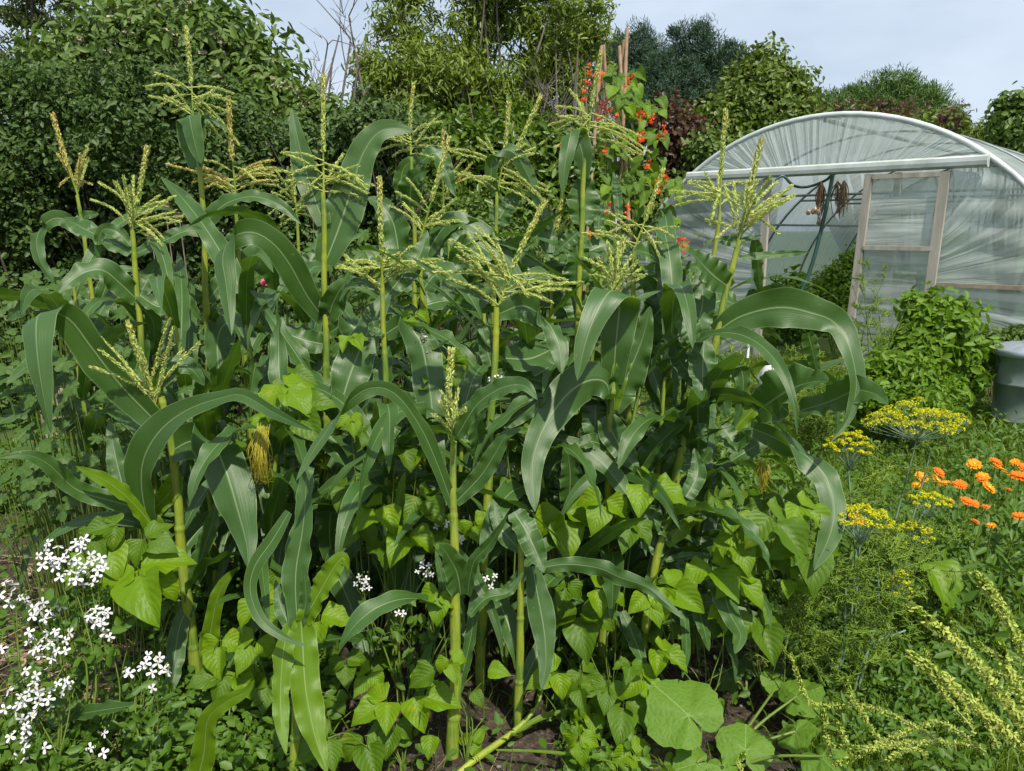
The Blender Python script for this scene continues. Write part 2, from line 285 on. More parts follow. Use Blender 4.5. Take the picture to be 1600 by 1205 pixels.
# ------------------------------------------------------------------ ground
def ground():
    m, t, p, o = newmat('garden_soil')
    tcn = nd(t, 'ShaderNodeTexCoord'); ob = tcn.outputs['Object']
    n1 = nd(t, 'ShaderNodeTexNoise', {'Vector': ob, 'Scale': 9., 'Detail': 8., 'Roughness': .65}).outputs[0]
    n2 = nd(t, 'ShaderNodeTexNoise', {'Vector': ob, 'Scale': 60., 'Detail': 6., 'Roughness': .7}).outputs[0]
    n3 = nd(t, 'ShaderNodeTexNoise', {'Vector': ob, 'Scale': 1.1, 'Detail': 4.}).outputs[0]
    v1 = nd(t, 'ShaderNodeTexVoronoi', {'Vector': ob, 'Scale': 90.}).outputs[0]
    soil = mixc(t, ramp(t, n1, .35, .65), (.078, .060, .044, 1), (.028, .021, .015, 1))
    soil = mixc(t, ramp(t, n2, .50, .68, 0., .8), soil, (.17, .135, .11, 1))
    soil = mixc(t, ramp(t, v1, .05, .12, .5, 0.), soil, (.28, .23, .18, 1))
    gr = mixc(t, ramp(t, n2, .3, .7), (.045, .08, .015, 1), (.10, .15, .035, 1))
    sp = nd(t, 'ShaderNodeSeparateXYZ', {0: ob})
    yy = mth(t, 'ADD', sp.outputs[1], mth(t, 'MULTIPLY', n3, 1.6)); xx = mth(t, 'ADD', sp.outputs[0], mth(t, 'MULTIPLY', n3, 1.2))
    f = mth(t, 'MAXIMUM', ramp(t, yy, 4.9, 5.6), mth(t, 'MULTIPLY', ramp(t, xx, 1.9, 2.5), ramp(t, yy, 2.9, 3.4)))
    t.links.new(mixc(t, f, soil, gr), p.inputs['Base Color']); p.inputs['Roughness'].default_value = .95; p.inputs['Specular IOR Level'].default_value = .2
    h = mth(t, 'ADD', n1, mth(t, 'MULTIPLY', n2, .5)); b = nd(t, 'ShaderNodeBump', {'Height': h, 'Strength': 1., 'Distance': .03}); t.links.new(b.outputs[0], p.inputs['Normal'])
    xs = np.concatenate([[-900, -300, -100, -40, -15], np.arange(-6, 6.01, .06), [15, 40, 100, 300, 900]]); ys = np.concatenate([[-60, -10], np.arange(.8, 7.01, .06), [12, 20, 40, 100, 300, 1500]])
    X, Y = np.meshgrid(xs, ys); rr = np.random.default_rng(3); Z = np.zeros_like(X)
    for k in range(46):
        kx, ky = rr.normal(0, 1, 2)*rr.choice([2, 5, 11, 22]); a = .09/math.hypot(kx, ky)**.9
        Z += min(a, .02)*np.sin(kx*X+ky*Y+rr.uniform(0, 6))
    fl = np.clip((6-np.abs(X))/1., 0, 1)*np.clip((7-Y)/1.5, 0, 1)*np.clip((Y-.8)/.4, 0, 1); Z *= fl*.55
    ny, nx = X.shape; i = np.arange(ny-1)[:, None]*nx; j = np.arange(nx-1)[None]
    F = np.stack([i+j, i+j+1, i+nx+j+1, i+nx+j], -1).reshape(-1, 4)
    mb = MB(); mb.add(np.stack([X, Y, Z], -1).reshape(-1, 3), F)
    tag(mb.build('ground', m), kind='structure')
ground()
# ------------------------------------------------------------------ leaf clouds and trees
def leaves(mb, C, Nb, L, Wd, D=None, jit=.6, fold=.15, rng=None, mi=0, tip=True):
    rng = rng or rg; n = len(C)
    nn = nrm(Nb+rng.normal(0, jit, (n, 3)))
    d = nrm(rng.normal(0, 1, (n, 3))) if D is None else nrm(D+rng.normal(0, .35, (n, 3)))
    d = nrm(d-nn*np.sum(d*nn, 1, keepdims=True)); s = np.cross(d, nn)
    L = L*rng.uniform(.6, 1.25, (n, 1)); W2 = Wd*L
    if not tip:
        k = .42
        V = np.stack([C-d*L/2, C+d*L*(k-.5)+s*W2/2+nn*fold*W2, C+d*L/2-nn*fold*L*.4, C+d*L*(k-.5)-s*W2/2+nn*fold*W2], 1).reshape(-1, 3)
        mb.add(V, np.arange(4*n).reshape(-1, 4), np.tile([[.5, 0], [1, .45], [.5, 1], [0, .45]], (n, 1)), mi); return
    W2 = W2*1.02; dr = rng.uniform(.0, .5, (n, 1))*L
    V = np.stack([C-d*L/2, C-d*L*.22+s*W2*.44+nn*fold*W2, C+d*L*.18+s*W2*.42+nn*(fold*W2-dr*.10), C+d*L/2-nn*dr*.35, C+d*L*.18-s*W2*.42+nn*(fold*W2-dr*.10), C-d*L*.22-s*W2*.44+nn*fold*W2], 1).reshape(-1, 3)
    i = np.arange(n)[:, None]*6; F = np.concatenate([i, i+1, i+2, i+3, i, i+3, i+4, i+5], 1).reshape(-1, 4)
    mb.add(V, F, np.tile([[.5, 0], [1, .3], [1, .7], [.5, 1], [0, .7], [0, .3]], (n, 1)), mi)
def clumps(blobs, ncl, per, r, rng, flat=1., shell=.55, front=0.):
    """points around clump centres spread through a union of ellipsoids; returns points and outward directions"""
    vol = np.array([b[3]*b[4]*b[5] for b in blobs])**.7; bi = rng.choice(len(blobs), ncl, p=vol/vol.sum()); B = np.array(blobs)[bi]
    d = nrm(rng.normal(0, 1, (ncl, 3))); d[:, 1] -= front*np.abs(d[:, 1]); d = nrm(d)
    rad = rng.uniform(shell, 1.04, (ncl, 1))
    c = B[:, :3]+d*rad*B[:, 3:6]
    rs = r*rng.uniform(.55, 1.35, (ncl, 1, 1))
    g = nrm(rng.normal(0, 1, (ncl, per, 3)))*rng.uniform(.35, 1, (ncl, per, 1))*rs*np.array([1, 1, flat])
    P = c[:, None]+g; O = nrm(nrm(g)+d[:, None]*.8+np.array([0, 0, .5]))
    return P.reshape(-1, 3), O.reshape(-1, 3), c
def trunk(root, base, tips, r0, mat, name='trunk', n=9, rng=None, wob=.12):
    rng = rng or rg; mb = MB()
    base = np.array(base, float)
    for k, tp in enumerate(tips):
        tp = np.array(tp, float); mid = base*.5+tp*.5+rng.normal(0, wob, 3)*np.linalg.norm(tp-base)*.3
        P = [base, base*.75+mid*.25+rng.normal(0, .02, 3), mid, mid*.4+tp*.6+rng.normal(0, wob, 3)*.3, tp]
        tube(mb, P, [r0, r0*.7, r0*.45, r0*.25, r0*.06], 6, n=14)
    return mb.build(name, mat, root)
def tree(name, label, cat, base, blobs, mat, L, Wd, ncl, per, r, group=None, seed=1, r0=.12, flat=1., shell=.5, jit=.6, needles=False, limbs=14, bark='bark', front=.3, extra=None, tilt=None):
    rng = np.random.default_rng(seed); root = thing(name, label, cat, base, group)
    P, O, c = clumps(blobs, ncl, per, r, rng, flat, shell, front)
    keep = P[:, 2] > .02; P, O = P[keep], O[keep]
    mb = MB()
    if needles: leaves(mb, P, nrm(rng.normal(0, 1, P.shape)), L, Wd, D=O+np.array([0, 0, .5]), jit=.3, rng=rng)
    else: leaves(mb, P, O, L, Wd, D=(None if tilt is None else np.tile(np.array(tilt, float), (len(P), 1))), jit=jit, rng=rng)
    cr = mb.build('crown', M[mat], root)
    if extra:
        em, eL, eW, en, eper, er = extra; P2, O2, _ = clumps(blobs, en, eper, er, rng, .6, .97, .5)
        m2 = MB(); leaves(m2, P2, O2, eL, eW, jit=.8, rng=rng); m2.build('blossom', M[em], root)
    tips = c[rng.choice(len(c), limbs)]
    trunk(root, base, tips, r0, M[bark], rng=rng)
    return root
def Bl(px, py, Y, rx, rz, ry=None):        # a crown lobe: centre in the photo, radii in photo pixels, at depth Y
    s = Y/FPX; p = at(px, py, Y); return (p[0], p[1], p[2], rx*s, (ry if ry else rx*s*.8), rz*s)
# hedge on the left
def hedge():
    root = thing('hedge', 'tall dark glossy evergreen hedge across the left behind the corn', 'hedge', (-3.6, 6.2, 0))
    rng = np.random.default_rng(5); mb = MB(); n = 1500; per = 56
    x = rng.uniform(-6.2, -.75, n); top = 2.55+.22*np.sin(x*1.7+1)+.12*np.sin(x*4.1)-np.clip(x+1.9, 0, 2)*.10
    z = rng.uniform(0, 1, n)**.8*top; y = 6.15+rng.uniform(-.12, .45, n)+.18*np.sin(x*2.3+z*2.1)+.15*np.sin(z*3.7-x)
    tk = rng.random(n) < .22; z[tk] = top[tk]+rng.uniform(-.1, .1, tk.sum()); y[tk] += rng.uniform(0, .8, tk.sum())
    c = np.stack([x, y, z], 1); rs = rng.uniform(.08, .26, (n, 1, 1))
    g = nrm(rng.normal(0, 1, (n, per, 3)))*rng.uniform(.3, 1, (n, per, 1))*rs
    P = (c[:, None]+g).reshape(-1, 3); O = nrm(nrm(g)+np.array([0, -.7, .5])).reshape(-1, 3); k = P[:, 2] > 0; leaves(mb, P[k], O[k], .055, .5, jit=.55, rng=rng)
    mb.build('foliage', M['hedge'], root)
    m2 = MB()
    for i in range(60):
        bx = rng.uniform(-6, -.8); b = np.array([bx, 6.4, 0]); tube(m2, [b, b+[rng.normal(0, .2), rng.normal(0, .1), 1], b+[rng.normal(0, .4), -.1+rng.normal(0, .15), 2.2]], [.02, .012, .004], 5, n=8)
    m2.build('branches', M['bark'], root)
    # a dense inner core of old twigs and dead leaves behind the outer leaves
    m3 = MB(); P = np.stack([rng.uniform(-6.3, -.8, 9000), rng.uniform(6.65, 6.95, 9000), rng.uniform(0, 2.4, 9000)], 1)
    leaves(m3, P, np.tile([0, -1, .2], (9000, 1)), .16, .6, jit=.4, rng=rng); m3.build('inner_foliage', M['hedge'], root)
hedge()
rtree = tree('flowering_shrub', 'large rounded shrub with oval leaves and cream flower heads above the hedge', 'shrub', (-3.4, 8.2, 0),
     [Bl(270, 120, 8, 140, 90), Bl(345, 110, 7.9, 75, 65), Bl(235, 60, 8.3, 80, 40), Bl(290, 55, 8, 75, 35), Bl(385, 140, 7.8, 50, 50), Bl(180, 130, 8, 100, 60), Bl(365, 190, 7.6, 130, 60), Bl(325, 75, 8, 60, 45), Bl(410, 195, 7.7, 55, 40)], 'shrub', .125, .40, 460, 56, .36, seed=2, extra=('cream', .035, .9, 230, 34, .10), front=.5)
tree('flowering_shrub', 'pale leafy shrub with cream flower heads at the right end of the hedge', 'shrub', (-1.75, 7, 0),
     [Bl(535, 225, 7, 42, 42), Bl(490, 195, 7, 38, 28), Bl(545, 270, 6.9, 50, 60), Bl(580, 235, 7, 35, 50), Bl(560, 360, 6.9, 60, 90)], 'shrub', .085, .48, 230, 40, .22, seed=3, extra=('cream', .03, .9, 60, 26, .08), front=.5)
tree('feathery_tree', 'thin open tree with dark leaning trunks and feathery leaves at the top left', 'tree', (-5.6, 9.2, 0),
     [Bl(40, 20, 9, 70, 45), Bl(130, 30, 9, 70, 40), Bl(200, 20, 9, 60, 35), Bl(20, 90, 9, 60, 50), Bl(110, 100, 8.9, 80, 45), Bl(60, -60, 9, 140, 70), Bl(180, 80, 8.6, 90, 40), Bl(260, 45, 8.4, 70, 30), Bl(40, 150, 8.6, 90, 40)], 'feather', .09, .24, 210, 56, .27, seed=4, flat=.35, shell=.2, limbs=22, r0=.09, front=0)
# willow in the centre
tree('willow_tree', 'tall loose olive green tree with many upright stems rising out of frame behind the corn', 'tree', (-.7, 11, 0),
     [Bl(606, 20, 11, 26, 90), Bl(648, 60, 11, 34, 80), Bl(735, 60, 11, 55, 90), Bl(765, -10, 11, 50, 60), Bl(828, 50, 11, 50, 90), Bl(600, 130, 10.8, 70, 60), Bl(690, 140, 10.6, 100, 60), Bl(780, 150, 10.8, 90, 60), Bl(870, 90, 11.2, 50, 70), Bl(905, 60, 11.2, 36, 60), Bl(618, -60, 11, 30, 60), Bl(800, -70, 11, 110, 70), Bl(575, 120, 10.8, 24, 45), Bl(640, 190, 10.6, 70, 40), Bl(880, 170, 11, 60, 50)],
     'willow', .115, .25, 640, 54, .25, seed=6, limbs=60, r0=.055, shell=.35, front=.4, bark='twig', tilt=(0, -.2, -.5))
def baretree(name, label, base, tips, seed):
    rng = np.random.default_rng(seed); root = thing(name, label, 'tree', base); mb = MB()
    for tp in tips:
        tp = np.array(tp); b = np.array(base); mid = (b+tp)/2+rng.normal(0, .15, 3); P = cat_rom([b, mid, tp], 12); tube(mb, P, [.05, .03, .008], 5)
        for k in range(9):
            s = P[rng.integers(5, 12)]; e = s+rng.normal(0, .22, 3)+np.array([0, 0, .22]); tube(mb, [s, (s+e)/2+rng.normal(0, .05, 3), e], [.008, .005, .002], 4, n=5)
            for q in range(3):
                e2 = e+rng.normal(0, .13, 3)+np.array([0, 0, .08]); tube(mb, [s*.4+e*.6, e2], [.004, .002], 3, cap=False)
    mb.build('branches', M['twig'], root); return root
baretree('bare_tree', 'small tree of bare pale twigs against the sky left of the tall olive tree', (-2.3, 9.4, 0), [at(512, 70, 9.4), at(530, 55, 9.4), at(548, 60, 9.4), at(520, 90, 9.3), at(560, 90, 9.4), at(545, 25, 9.5)], 8)
baretree('dead_shrub', 'tangle of bare grey twigs low behind the corn tassels', (.35, 8.8, 0), [at(835, 170, 8.8), at(855, 150, 8.8), at(875, 175, 8.8), at(815, 180, 8.8), at(890, 190, 8.8), at(870, 140, 8.8)], 9)
tree('willow_branch', 'slender young tree with small leaves and arching twigs against the sky', 'tree', (1.0, 10, 0),
     [Bl(900, 15, 10, 50, 22), Bl(935, 45, 10, 22, 40), Bl(940, 110, 10, 18, 50), Bl(890, 60, 10, 30, 25)], 'willow', .09, .3, 70, 30, .17, seed=10, limbs=14, r0=.05, bark='twig')
for i, (a, lab) in enumerate([([Bl(690, 250, 8.2, 60, 55), Bl(640, 290, 8.2, 45, 55), Bl(690, 330, 8, 60, 60)], 'bright green laurel bush behind the left centre corn tassels'),
                      ([Bl(780, 240, 8.6, 60, 55), Bl(840, 250, 8.5, 50, 50), Bl(800, 320, 8.4, 70, 70)], 'bright green laurel bush behind the middle corn tassels'),
                      ([Bl(900, 260, 9, 55, 60), Bl(880, 330, 8.6, 55, 70)], 'bright green laurel bush left of the scarlet runner beans')]):
    tree('laurel_bush', lab, 'bush', (a[0][0], a[0][1], 0), a, 'laurel', .12, .38, 190, 40, .27, 'laurel bushes behind the corn', seed=20+i, front=.6, limbs=10, r0=.04)
for i, (px, py, rx, rz, lab) in enumerate([(620, 420, 60, 60, 'dark small-leaved bush low behind the corn left of centre'), (740, 390, 70, 75, 'dark small-leaved bush low behind the middle of the corn'), (860, 430, 60, 60, 'dark small-leaved bush low behind the corn right of centre')]):
    b = Bl(px, py, 6.6, rx, rz); tree('low_bush', lab, 'bush', (b[0], b[1], 0), [b, Bl(px+20, py+45, 6.5, rx, rz)], 'shrub', .05, .55, 170, 60, .17, 'low bushes behind the corn', seed=30+i, front=.6, limbs=8, r0=.02)
tree('pine_tree', 'dark blue-green pine with ragged upswept tufts behind the bean canes', 'tree', (4.4, 21, 0),
     [Bl(1085, 70, 21, 32, 30), Bl(1060, 120, 21, 60, 40), Bl(1125, 100, 21, 40, 30), Bl(1040, 170, 21, 70, 45), Bl(1110, 160, 21, 50, 45), Bl(1065, 50, 21, 14, 14), Bl(1095, 220, 21, 60, 50), Bl(1145, 85, 21, 18, 18)], 'pine', .15, .12, 300, 210, .30, seed=40, shell=.6, needles=True, r0=.25, limbs=26, front=.2)
tree('pine_tree', 'smaller dark pine directly behind the tips of the bean canes', 'tree', (3.2, 22, 0),
     [Bl(1000, 80, 22, 28, 30), Bl(975, 110, 22, 35, 40), Bl(1010, 150, 22, 45, 50), Bl(965, 70, 22, 14, 16)], 'pine', .15, .12, 150, 210, .30, seed=41, shell=.6, needles=True, r0=.2, limbs=16, front=.2)
tree('broadleaf_tree', 'olive green broadleaf tree between the dark pine and the polytunnel roof', 'tree', (5.3, 17, 0),
     [Bl(1195, 95, 17, 22, 20), Bl(1190, 140, 17, 50, 35), Bl(1235, 135, 17, 28, 22), Bl(1150, 160, 17, 35, 35), Bl(1200, 190, 16.6, 70, 45), Bl(1130, 230, 16.5, 60, 60), Bl(1080, 250, 16.5, 50, 60)], 'broad', .125, .6, 420, 90, .36, seed=42, limbs=20, r0=.16, front=.3)
tree('pine_tree', 'bright green dome-topped pine above the polytunnel roof', 'tree', (11, 24, 0),
     [Bl(1385, 165, 24, 65, 38), Bl(1430, 180, 24, 55, 38), Bl(1310, 185, 24, 60, 35), Bl(1260, 190, 24, 45, 35), Bl(1465, 195, 24, 36, 34), Bl(1350, 175, 24, 50, 30)], 'pine2', .18, .12, 420, 170, .36, seed=43, needles=True, r0=.3, limbs=20, front=.2)
tree('broadleaf_tree', 'low dense green tree peeping over the right of the polytunnel roof', 'tree', (9, 17, 0),
     [Bl(1455, 215, 17, 50, 30), Bl(1400, 210, 17, 40, 22), Bl(1330, 205, 17, 50, 20)], 'broad', .12, .6, 170, 70, .30, seed=44, limbs=10, r0=.1)
tree('purple_shrub', 'dark purple-leaved shrub right of the scarlet bean flowers', 'shrub', (2.6, 11, 0),
     [Bl(1065, 230, 11, 35, 45), Bl(1040, 200, 11, 28, 30), Bl(1090, 280, 11, 40, 50), Bl(1050, 300, 11, 40, 50)], 'purple', .08, .7, 190, 44, .26, seed=45, limbs=12, r0=.03)
tree('green_bush', 'mid green bush just left of the polytunnel', 'bush', (3.0, 10.6, 0),
     [Bl(1105, 235, 10.4, 22, 30), Bl(1075, 330, 10.2, 32, 45), Bl(1020, 330, 10.2, 40, 60)], 'shrub', .09, .5, 150, 40, .24, seed=46, limbs=12, r0=.03)
tree('purple_shrub', 'sparse purple-leaved twigs above the polytunnel ridge', 'shrub', (7.5, 14.5, 0),
     [Bl(1480, 180, 14.5, 24, 14), Bl(1390, 172, 14.5, 45, 9), Bl(1310, 178, 14.5, 30, 9)], 'purple', .10, .6, 26, 16, .2, seed=47, limbs=8, r0=.03)
tree('sapling', 'dark leafy sapling with upright twigs at the right edge beyond the tunnel', 'tree', (8.4, 13, 0),
     [Bl(1580, 165, 13, 20, 18), Bl(1600, 190, 13, 40, 30), Bl(1560, 195, 13, 22, 14), Bl(1590, 225, 13, 40, 25)], 'shrub', .13, .5, 75, 26, .24, seed=48, limbs=14, r0=.05)
tree('yellowish_bush', 'yellow-green grassy bush beyond the right shoulder of the tunnel', 'bush', (8.6, 14.5, 0),
     [Bl(1540, 215, 14.5, 36, 22), Bl(1570, 235, 14.5, 50, 25)], 'willow', .16, .14, 90, 60, .3, seed=49, limbs=8, r0=.04)
# ------------------------------------------------------------------ polytunnel
def polytunnel():
    C = at(1306, 265, 8.35); C = np.array([C[0], C[1], 0]); ang = math.radians(-44); u = np.array([math.cos(ang), math.sin(ang), 0]); a = np.array([-u[1], u[0], 0])
    root = thing('polytunnel', 'large polytunnel of creased cloudy plastic with a timber doorway in its near end', 'polytunnel', C)
    R, zc = 2.62, .12
    def face(px, py, off=0.):
        d = ray(px, py); t = np.dot(C+a*off-CAM, a)/np.dot(d, a); p = CAM+d*t-C; return np.dot(p, u), p[2]
    def W(s, z, off=0.): return C+u*s+a*off+UP*z
    s1, z1 = face(1080, 278); s2, z2 = face(1548, 250); zb = (z1+z2)/2; s0, zt = face(1290, 180)
    R = zt-zc
    sc_ = s0
    def arc(t): return sc_+R*math.cos(t), zc+R*math.sin(t)
    th = np.linspace(-.04, PI+.04, 49)
    LEN = 7.2
    # cover
    mb = MB(); NA = 49; NL = 60; V = []; UVs = []
    for j in range(NL):
        o_ = LEN*j/(NL-1); hoop = abs(math.sin(PI*o_/1.8))
        for i, t in enumerate(th):
            rr = R-.035*hoop*abs(math.sin(t*1.0)); V.append(W(sc_+rr*math.cos(t), zc+rr*math.sin(t), o_)); UVs.append((j/NL*3, i/NA*3))
    i = np.arange(NL-1)[:, None]*NA; j = np.arange(NA-1)[None]
    mb.add(V, np.stack([i+j, i+j+1, i+NA+j+1, i+NA+j], -1).reshape(-1, 4), UVs); mb.build('cover', M['film_side'], root)
    for k in range(5):
        m = MB(); o_ = .02+k*1.795; tube(m, [W(*arc(t), o_) for t in th], .024 if k else .030, 8)
        m.build('hoop', M['tube'] if k == 0 else M['steel'], root)
    m = MB(); tube(m, [W(s0, zt-.05, 0), W(s0, zt-.05, LEN)], .022, 6); m.build('ridge_pole', M['steel'], root)
    m = MB(); tube(m, [W(s0-R*.8, zc+R*.58, 0), W(s0-R*.8, zc+R*.58, LEN)], .018, 6); tube(m, [W(s0+R*.8, zc+R*.58, 0), W(s0+R*.8, zc+R*.58, LEN)], .018, 6); m.build('side_rail', M['steel'], root)
    for k in range(1, 4):
        m = MB(); zz = zc+R*.72; h = math.sqrt(R*R-(zz-zc)**2); tube(m, [W(s0-h, zz, k*1.795+.02), W(s0+h, zz, k*1.795+.02)], .016, 6); m.build('crossbar', M['steel'], root)
    # beam, a half round white board
    m = MB(); n_ = 9; b0, b1 = W(s1, zb, -.06), W(s2, zb, -.06); prof = [(-.0, .056), (-.03, .053), (-.055, .036), (-.06, 0), (-.055, -.036), (-.03, -.053), (0, -.056), (.03, -.056), (.03, .056)]
    A_ = [b0+a*x+UP*z for x, z in prof]; B_ = [b1+a*x+UP*z for x, z in prof]; n_ = len(prof)
    m.add(A_+B_, [[q, (q+1) % n_, n_+(q+1) % n_, n_+q] for q in range(n_)]); m.add(A_, [list(range(n_))]); m.add(B_, [list(range(n_))[::-1]]); m.build('door_beam', M['beam'], root, smooth=False)
    # gable film, a fan above the beam
    m = MB(); zt2 = zb+.056; t0 = math.asin((zt2-zc)/R); ths = np.linspace(t0, PI-t0, 61); V = []; U = []
    for k, t in enumerate(ths):
        p = arc(t); q = (s0+(p[0]-s0)*.72, zt2)
        for r_ in range(7): f = r_/6; V.append(W(q[0]*(1-f)+p[0]*f, q[1]*(1-f)+p[1]*f, .012*math.sin(k*1.9)*math.sin(f*PI))); U.append((k/60, f))
    m.add(V, [[k*7+r_, k*7+r_+1, k*7+r_+8, k*7+r_+7] for k in range(60) for r_ in range(6)], U); m.build('gable_film', M['film_top'], root)
    # side films
    def side(sa, sgn):
        m = MB(); V = []; U = []; zs = np.linspace(0.02, zb-.057, 40)
        for k, z in enumerate(zs):
            se = s0+sgn*math.sqrt(R*R-(z-zc)**2)
            for r_ in range(9): f = r_/8; V.append(W(sa*(1-f)+se*f, z*(1-.25*f*(z/zb))+.25*f*(z/zb)*z, .02*math.sin(k*1.3+f*3)*math.sin(f*PI))); U.append((f, (z-1.0)/(.55+1.1*f)*.8))
        m.add(V, [[k*9+r_, k*9+r_+1, k*9+r_+10, k*9+r_+9] for k in range(39) for r_ in range(8)], U); m.build('end_film', M['film_end'], root)
    sl_, _ = face(1200, 300); sdl, _ = face(1356, 300); sdr, _ = face(1478, 300); smid, _ = face(1398, 300); sl2, _ = face(1135, 300)
    side(sl_, -1); side(sdr, 1)
    ax = np.array([u, a, UP])
    def post(s, za, zb_, wd=.075, off=-.02, nm='door_post', lean=0.):
        m = MB(); beam(m, W(s+lean, za, off), W(s, zb_, off), wd, .05, a); m.build(nm, M['wood'], root, smooth=False)
    post(sl_, 0, zb-.06); post(sl2, 0, zb-.06, .05, .08)
    # door leaf, slid to the right
    dt = zb-.075; d = thing
    fr = MB(); beam(fr, W(sdl-.05, 0.05, -.08), W(sdl+.03, dt, -.08), .075, .045, a); beam(fr, W(sdr-.05, 0.05, -.08), W(sdr, dt, -.08), .085, .045, a)
    beam(fr, W(sdl+.07, dt-.03, -.083), W(sdr-.045, dt-.03, -.083), .055, .04, UP)
    s_, zm = face(1420, 388); beam(fr, W(sdl+.04, zm, -.083), W(sdr-.05, zm, -.083), .055, .04, UP)
    dr = fr.build('door', M['wood'], root, smooth=False)
    m = MB(); V = [W(sdl, .05, -.055), W(sdr, .05, -.055), W(sdr, dt, -.055), W(sdl, dt, -.055)]; m.add(V, [[0, 1, 2, 3]], [(0, 0), (1, 0), (1, 1), (0, 1)]); m.build('door_film', M['film_end'], dr)
    post(smid, 0, zb-.06, .06, .06)
    m = MB(); s_, zr = face(1530, 447); sr2 = s0+math.sqrt(R*R-(zr-zc)**2); beam(m, W(sdr, zr, -.03), W(sr2-.1, zr, -.03), .05, .04, UP); m.build('end_rail', M['woodl'], root, smooth=False)
    m = MB(); beam(m, W(sl2, zb-.1, .06), W(sl_, zb-.1, .06), .05, .04, UP); m.build('end_rail', M['woodl'], root, smooth=False)
    # far end film
    m = MB(); m.add([W(*arc(t), LEN) for t in th], [list(range(49))], [(.5+.5*math.cos(t), math.sin(t)) for t in th]); m.build('far_end_film', M['film_end'], root)
    # cables and hanging onions inside
    m = MB(); tube(m, [at(1205, 292, 8.6), at(1222, 275, 8.6), at(1240, 290, 8.6), at(1262, 292, 8.7), at(1290, 282, 8.6), at(1302, 270, 8.5)], .015, 6, n=24); tube(m, [at(1302, 270, 8.5), at(1290, 330, 8.5), at(1270, 410, 8.5), at(1250, 460, 8.5)], .022, 6, n=12)
    tag(m.build('irrigation_hose', M['pipe'], None, loc=at(1302, 270, 8.5)), 'dark green hose looped under the tunnel beam and slanting down inside the doorway', 'hose')
    for k, (px, py, l, lab) in enumerate([(1284, 285, 62, 'bunch of drying onions hanging in the doorway beside the slanting hose'), (1309, 283, 50, 'thin bunch of dried stems hanging in the doorway between the other two'), (1319, 282, 58, 'brown bunch of dried stems hanging nearest the door frame')]):
        p = at(px, py, 8.6); o = thing('onion_bunch', lab, 'onions', p, 'bunches hung to dry in the tunnel doorway'); mm = MB(); rng = np.random.default_rng(60+k)
        for q in range(26 if k != 1 else 10):
            e = p+np.array([rng.normal(0, .035), rng.normal(0, .03), -rng.uniform(.5, 1)*l*8.6/1200]); tube(mm, [p, (p+e)/2+rng.normal(0, .03, 3), e], [.006, .005, .003], 4, n=6)
        mm.build('dried_stems', M['dry'], o)
        if k == 0:
            for q in range(9):
                c = p+np.array([rng.normal(0, .05), rng.normal(0, .04), -rng.uniform(.6, 1)*l*8.6/1200]); mo = MB(); tube(mo, [c+UP*.035, c+UP*.02, c, c-UP*.02, c-UP*.028], [.004, .016, .027, .018, .003], 8); mo.build('onion', M['onion'], o)
    return C, u, a, face, W
TC, TU, TA, face, TW = polytunnel()
tree('tomato_plant', 'bushy green plant growing inside the tunnel doorway', 'plant', at(1315, 480, 9.0)*np.array([1, 1, 0]), [Bl(1310, 450, 9, 30, 30), Bl(1330, 420, 9, 15, 25), Bl(1290, 490, 8.9, 35, 25)], 'potato', .07, .4, 90, 50, .17, seed=50, limbs=8, r0=.012, bark='beanstem')
for k, (px, py) in enumerate([(1400, 470), (1240, 480)]):
    tree('tomato_plant', ['dim green plant behind the plastic of the tunnel door', 'dim green plant inside the tunnel left of the doorway'][k], 'plant', at(px, 500, 10.5)*np.array([1, 1, 0]), [Bl(px, py, 10.5, 40, 50)], 'potato', .09, .5, 60, 40, .2, seed=55+k, limbs=6, r0=.012, bark='beanstem')
# ------------------------------------------------------------------ dustbin
def bin_():
    c = atz(1607, 690, 0); c[1] = 5.75; c[0] = (1607-800)/1200*5.9; c[2] = 0
    root = thing('dustbin', 'dented galvanised metal dustbin with lid at the right edge', 'dustbin', c)
    h = .66; R = .27; mb = MB(); z = [0, .02, .1, .3, .5, .6, h]; k = 48
    V = []; 
    prof = [(.225, 0), (.228, .02), (.235, .12), (.244, .125), (.244, .14), (.238, .15), (.25, .40), (.259, .405), (.259, .42), (.253, .43), (.262, .60), (.272, .61), (.272, h)]
    rng = np.random.default_rng(2)
    for r, zz in prof:
        for q in range(k):
            t = 2*PI*q/k; dd = r-.006*max(0, math.sin(t*3+zz*7))**4; V.append(c+[dd*math.cos(t), dd*math.sin(t), zz])
    n = len(prof); mb.add(V, [[i*k+q, i*k+(q+1) % k, (i+1)*k+(q+1) % k, (i+1)*k+q] for i in range(n-1) for q in range(k)]); mb.build('body', M['zinc'], root)
    m2 = MB(); prof = [(.286, h-.035), (.290, h-.03), (.290, h+.004), (.280, h+.014), (.262, h+.02), (.20, h+.045), (.1, h+.06), (.005, h+.064)]; V = []
    for i, (r, zz) in enumerate(prof):
        for q in range(k): t = 2*PI*q/k; V.append(c+[r*math.cos(t), r*math.sin(t), zz+(.006*math.sin(t*14) if i in (4, 5) else 0)])
    n = len(prof); m2.add(V, [[i*k+q, i*k+(q+1) % k, (i+1)*k+(q+1) % k, (i+1)*k+q] for i in range(n-1) for q in range(k)]); lid = m2.build('lid', M['zincl'], root)
    m3 = MB(); tube(m3, [c+[.09, 0, h+.055], c+[.08, 0, h+.1], c+[-.08, 0, h+.1], c+[-.09, 0, h+.055]], .007, 6, n=14); m3.build('handle', M['zinc'], lid)
bin_()
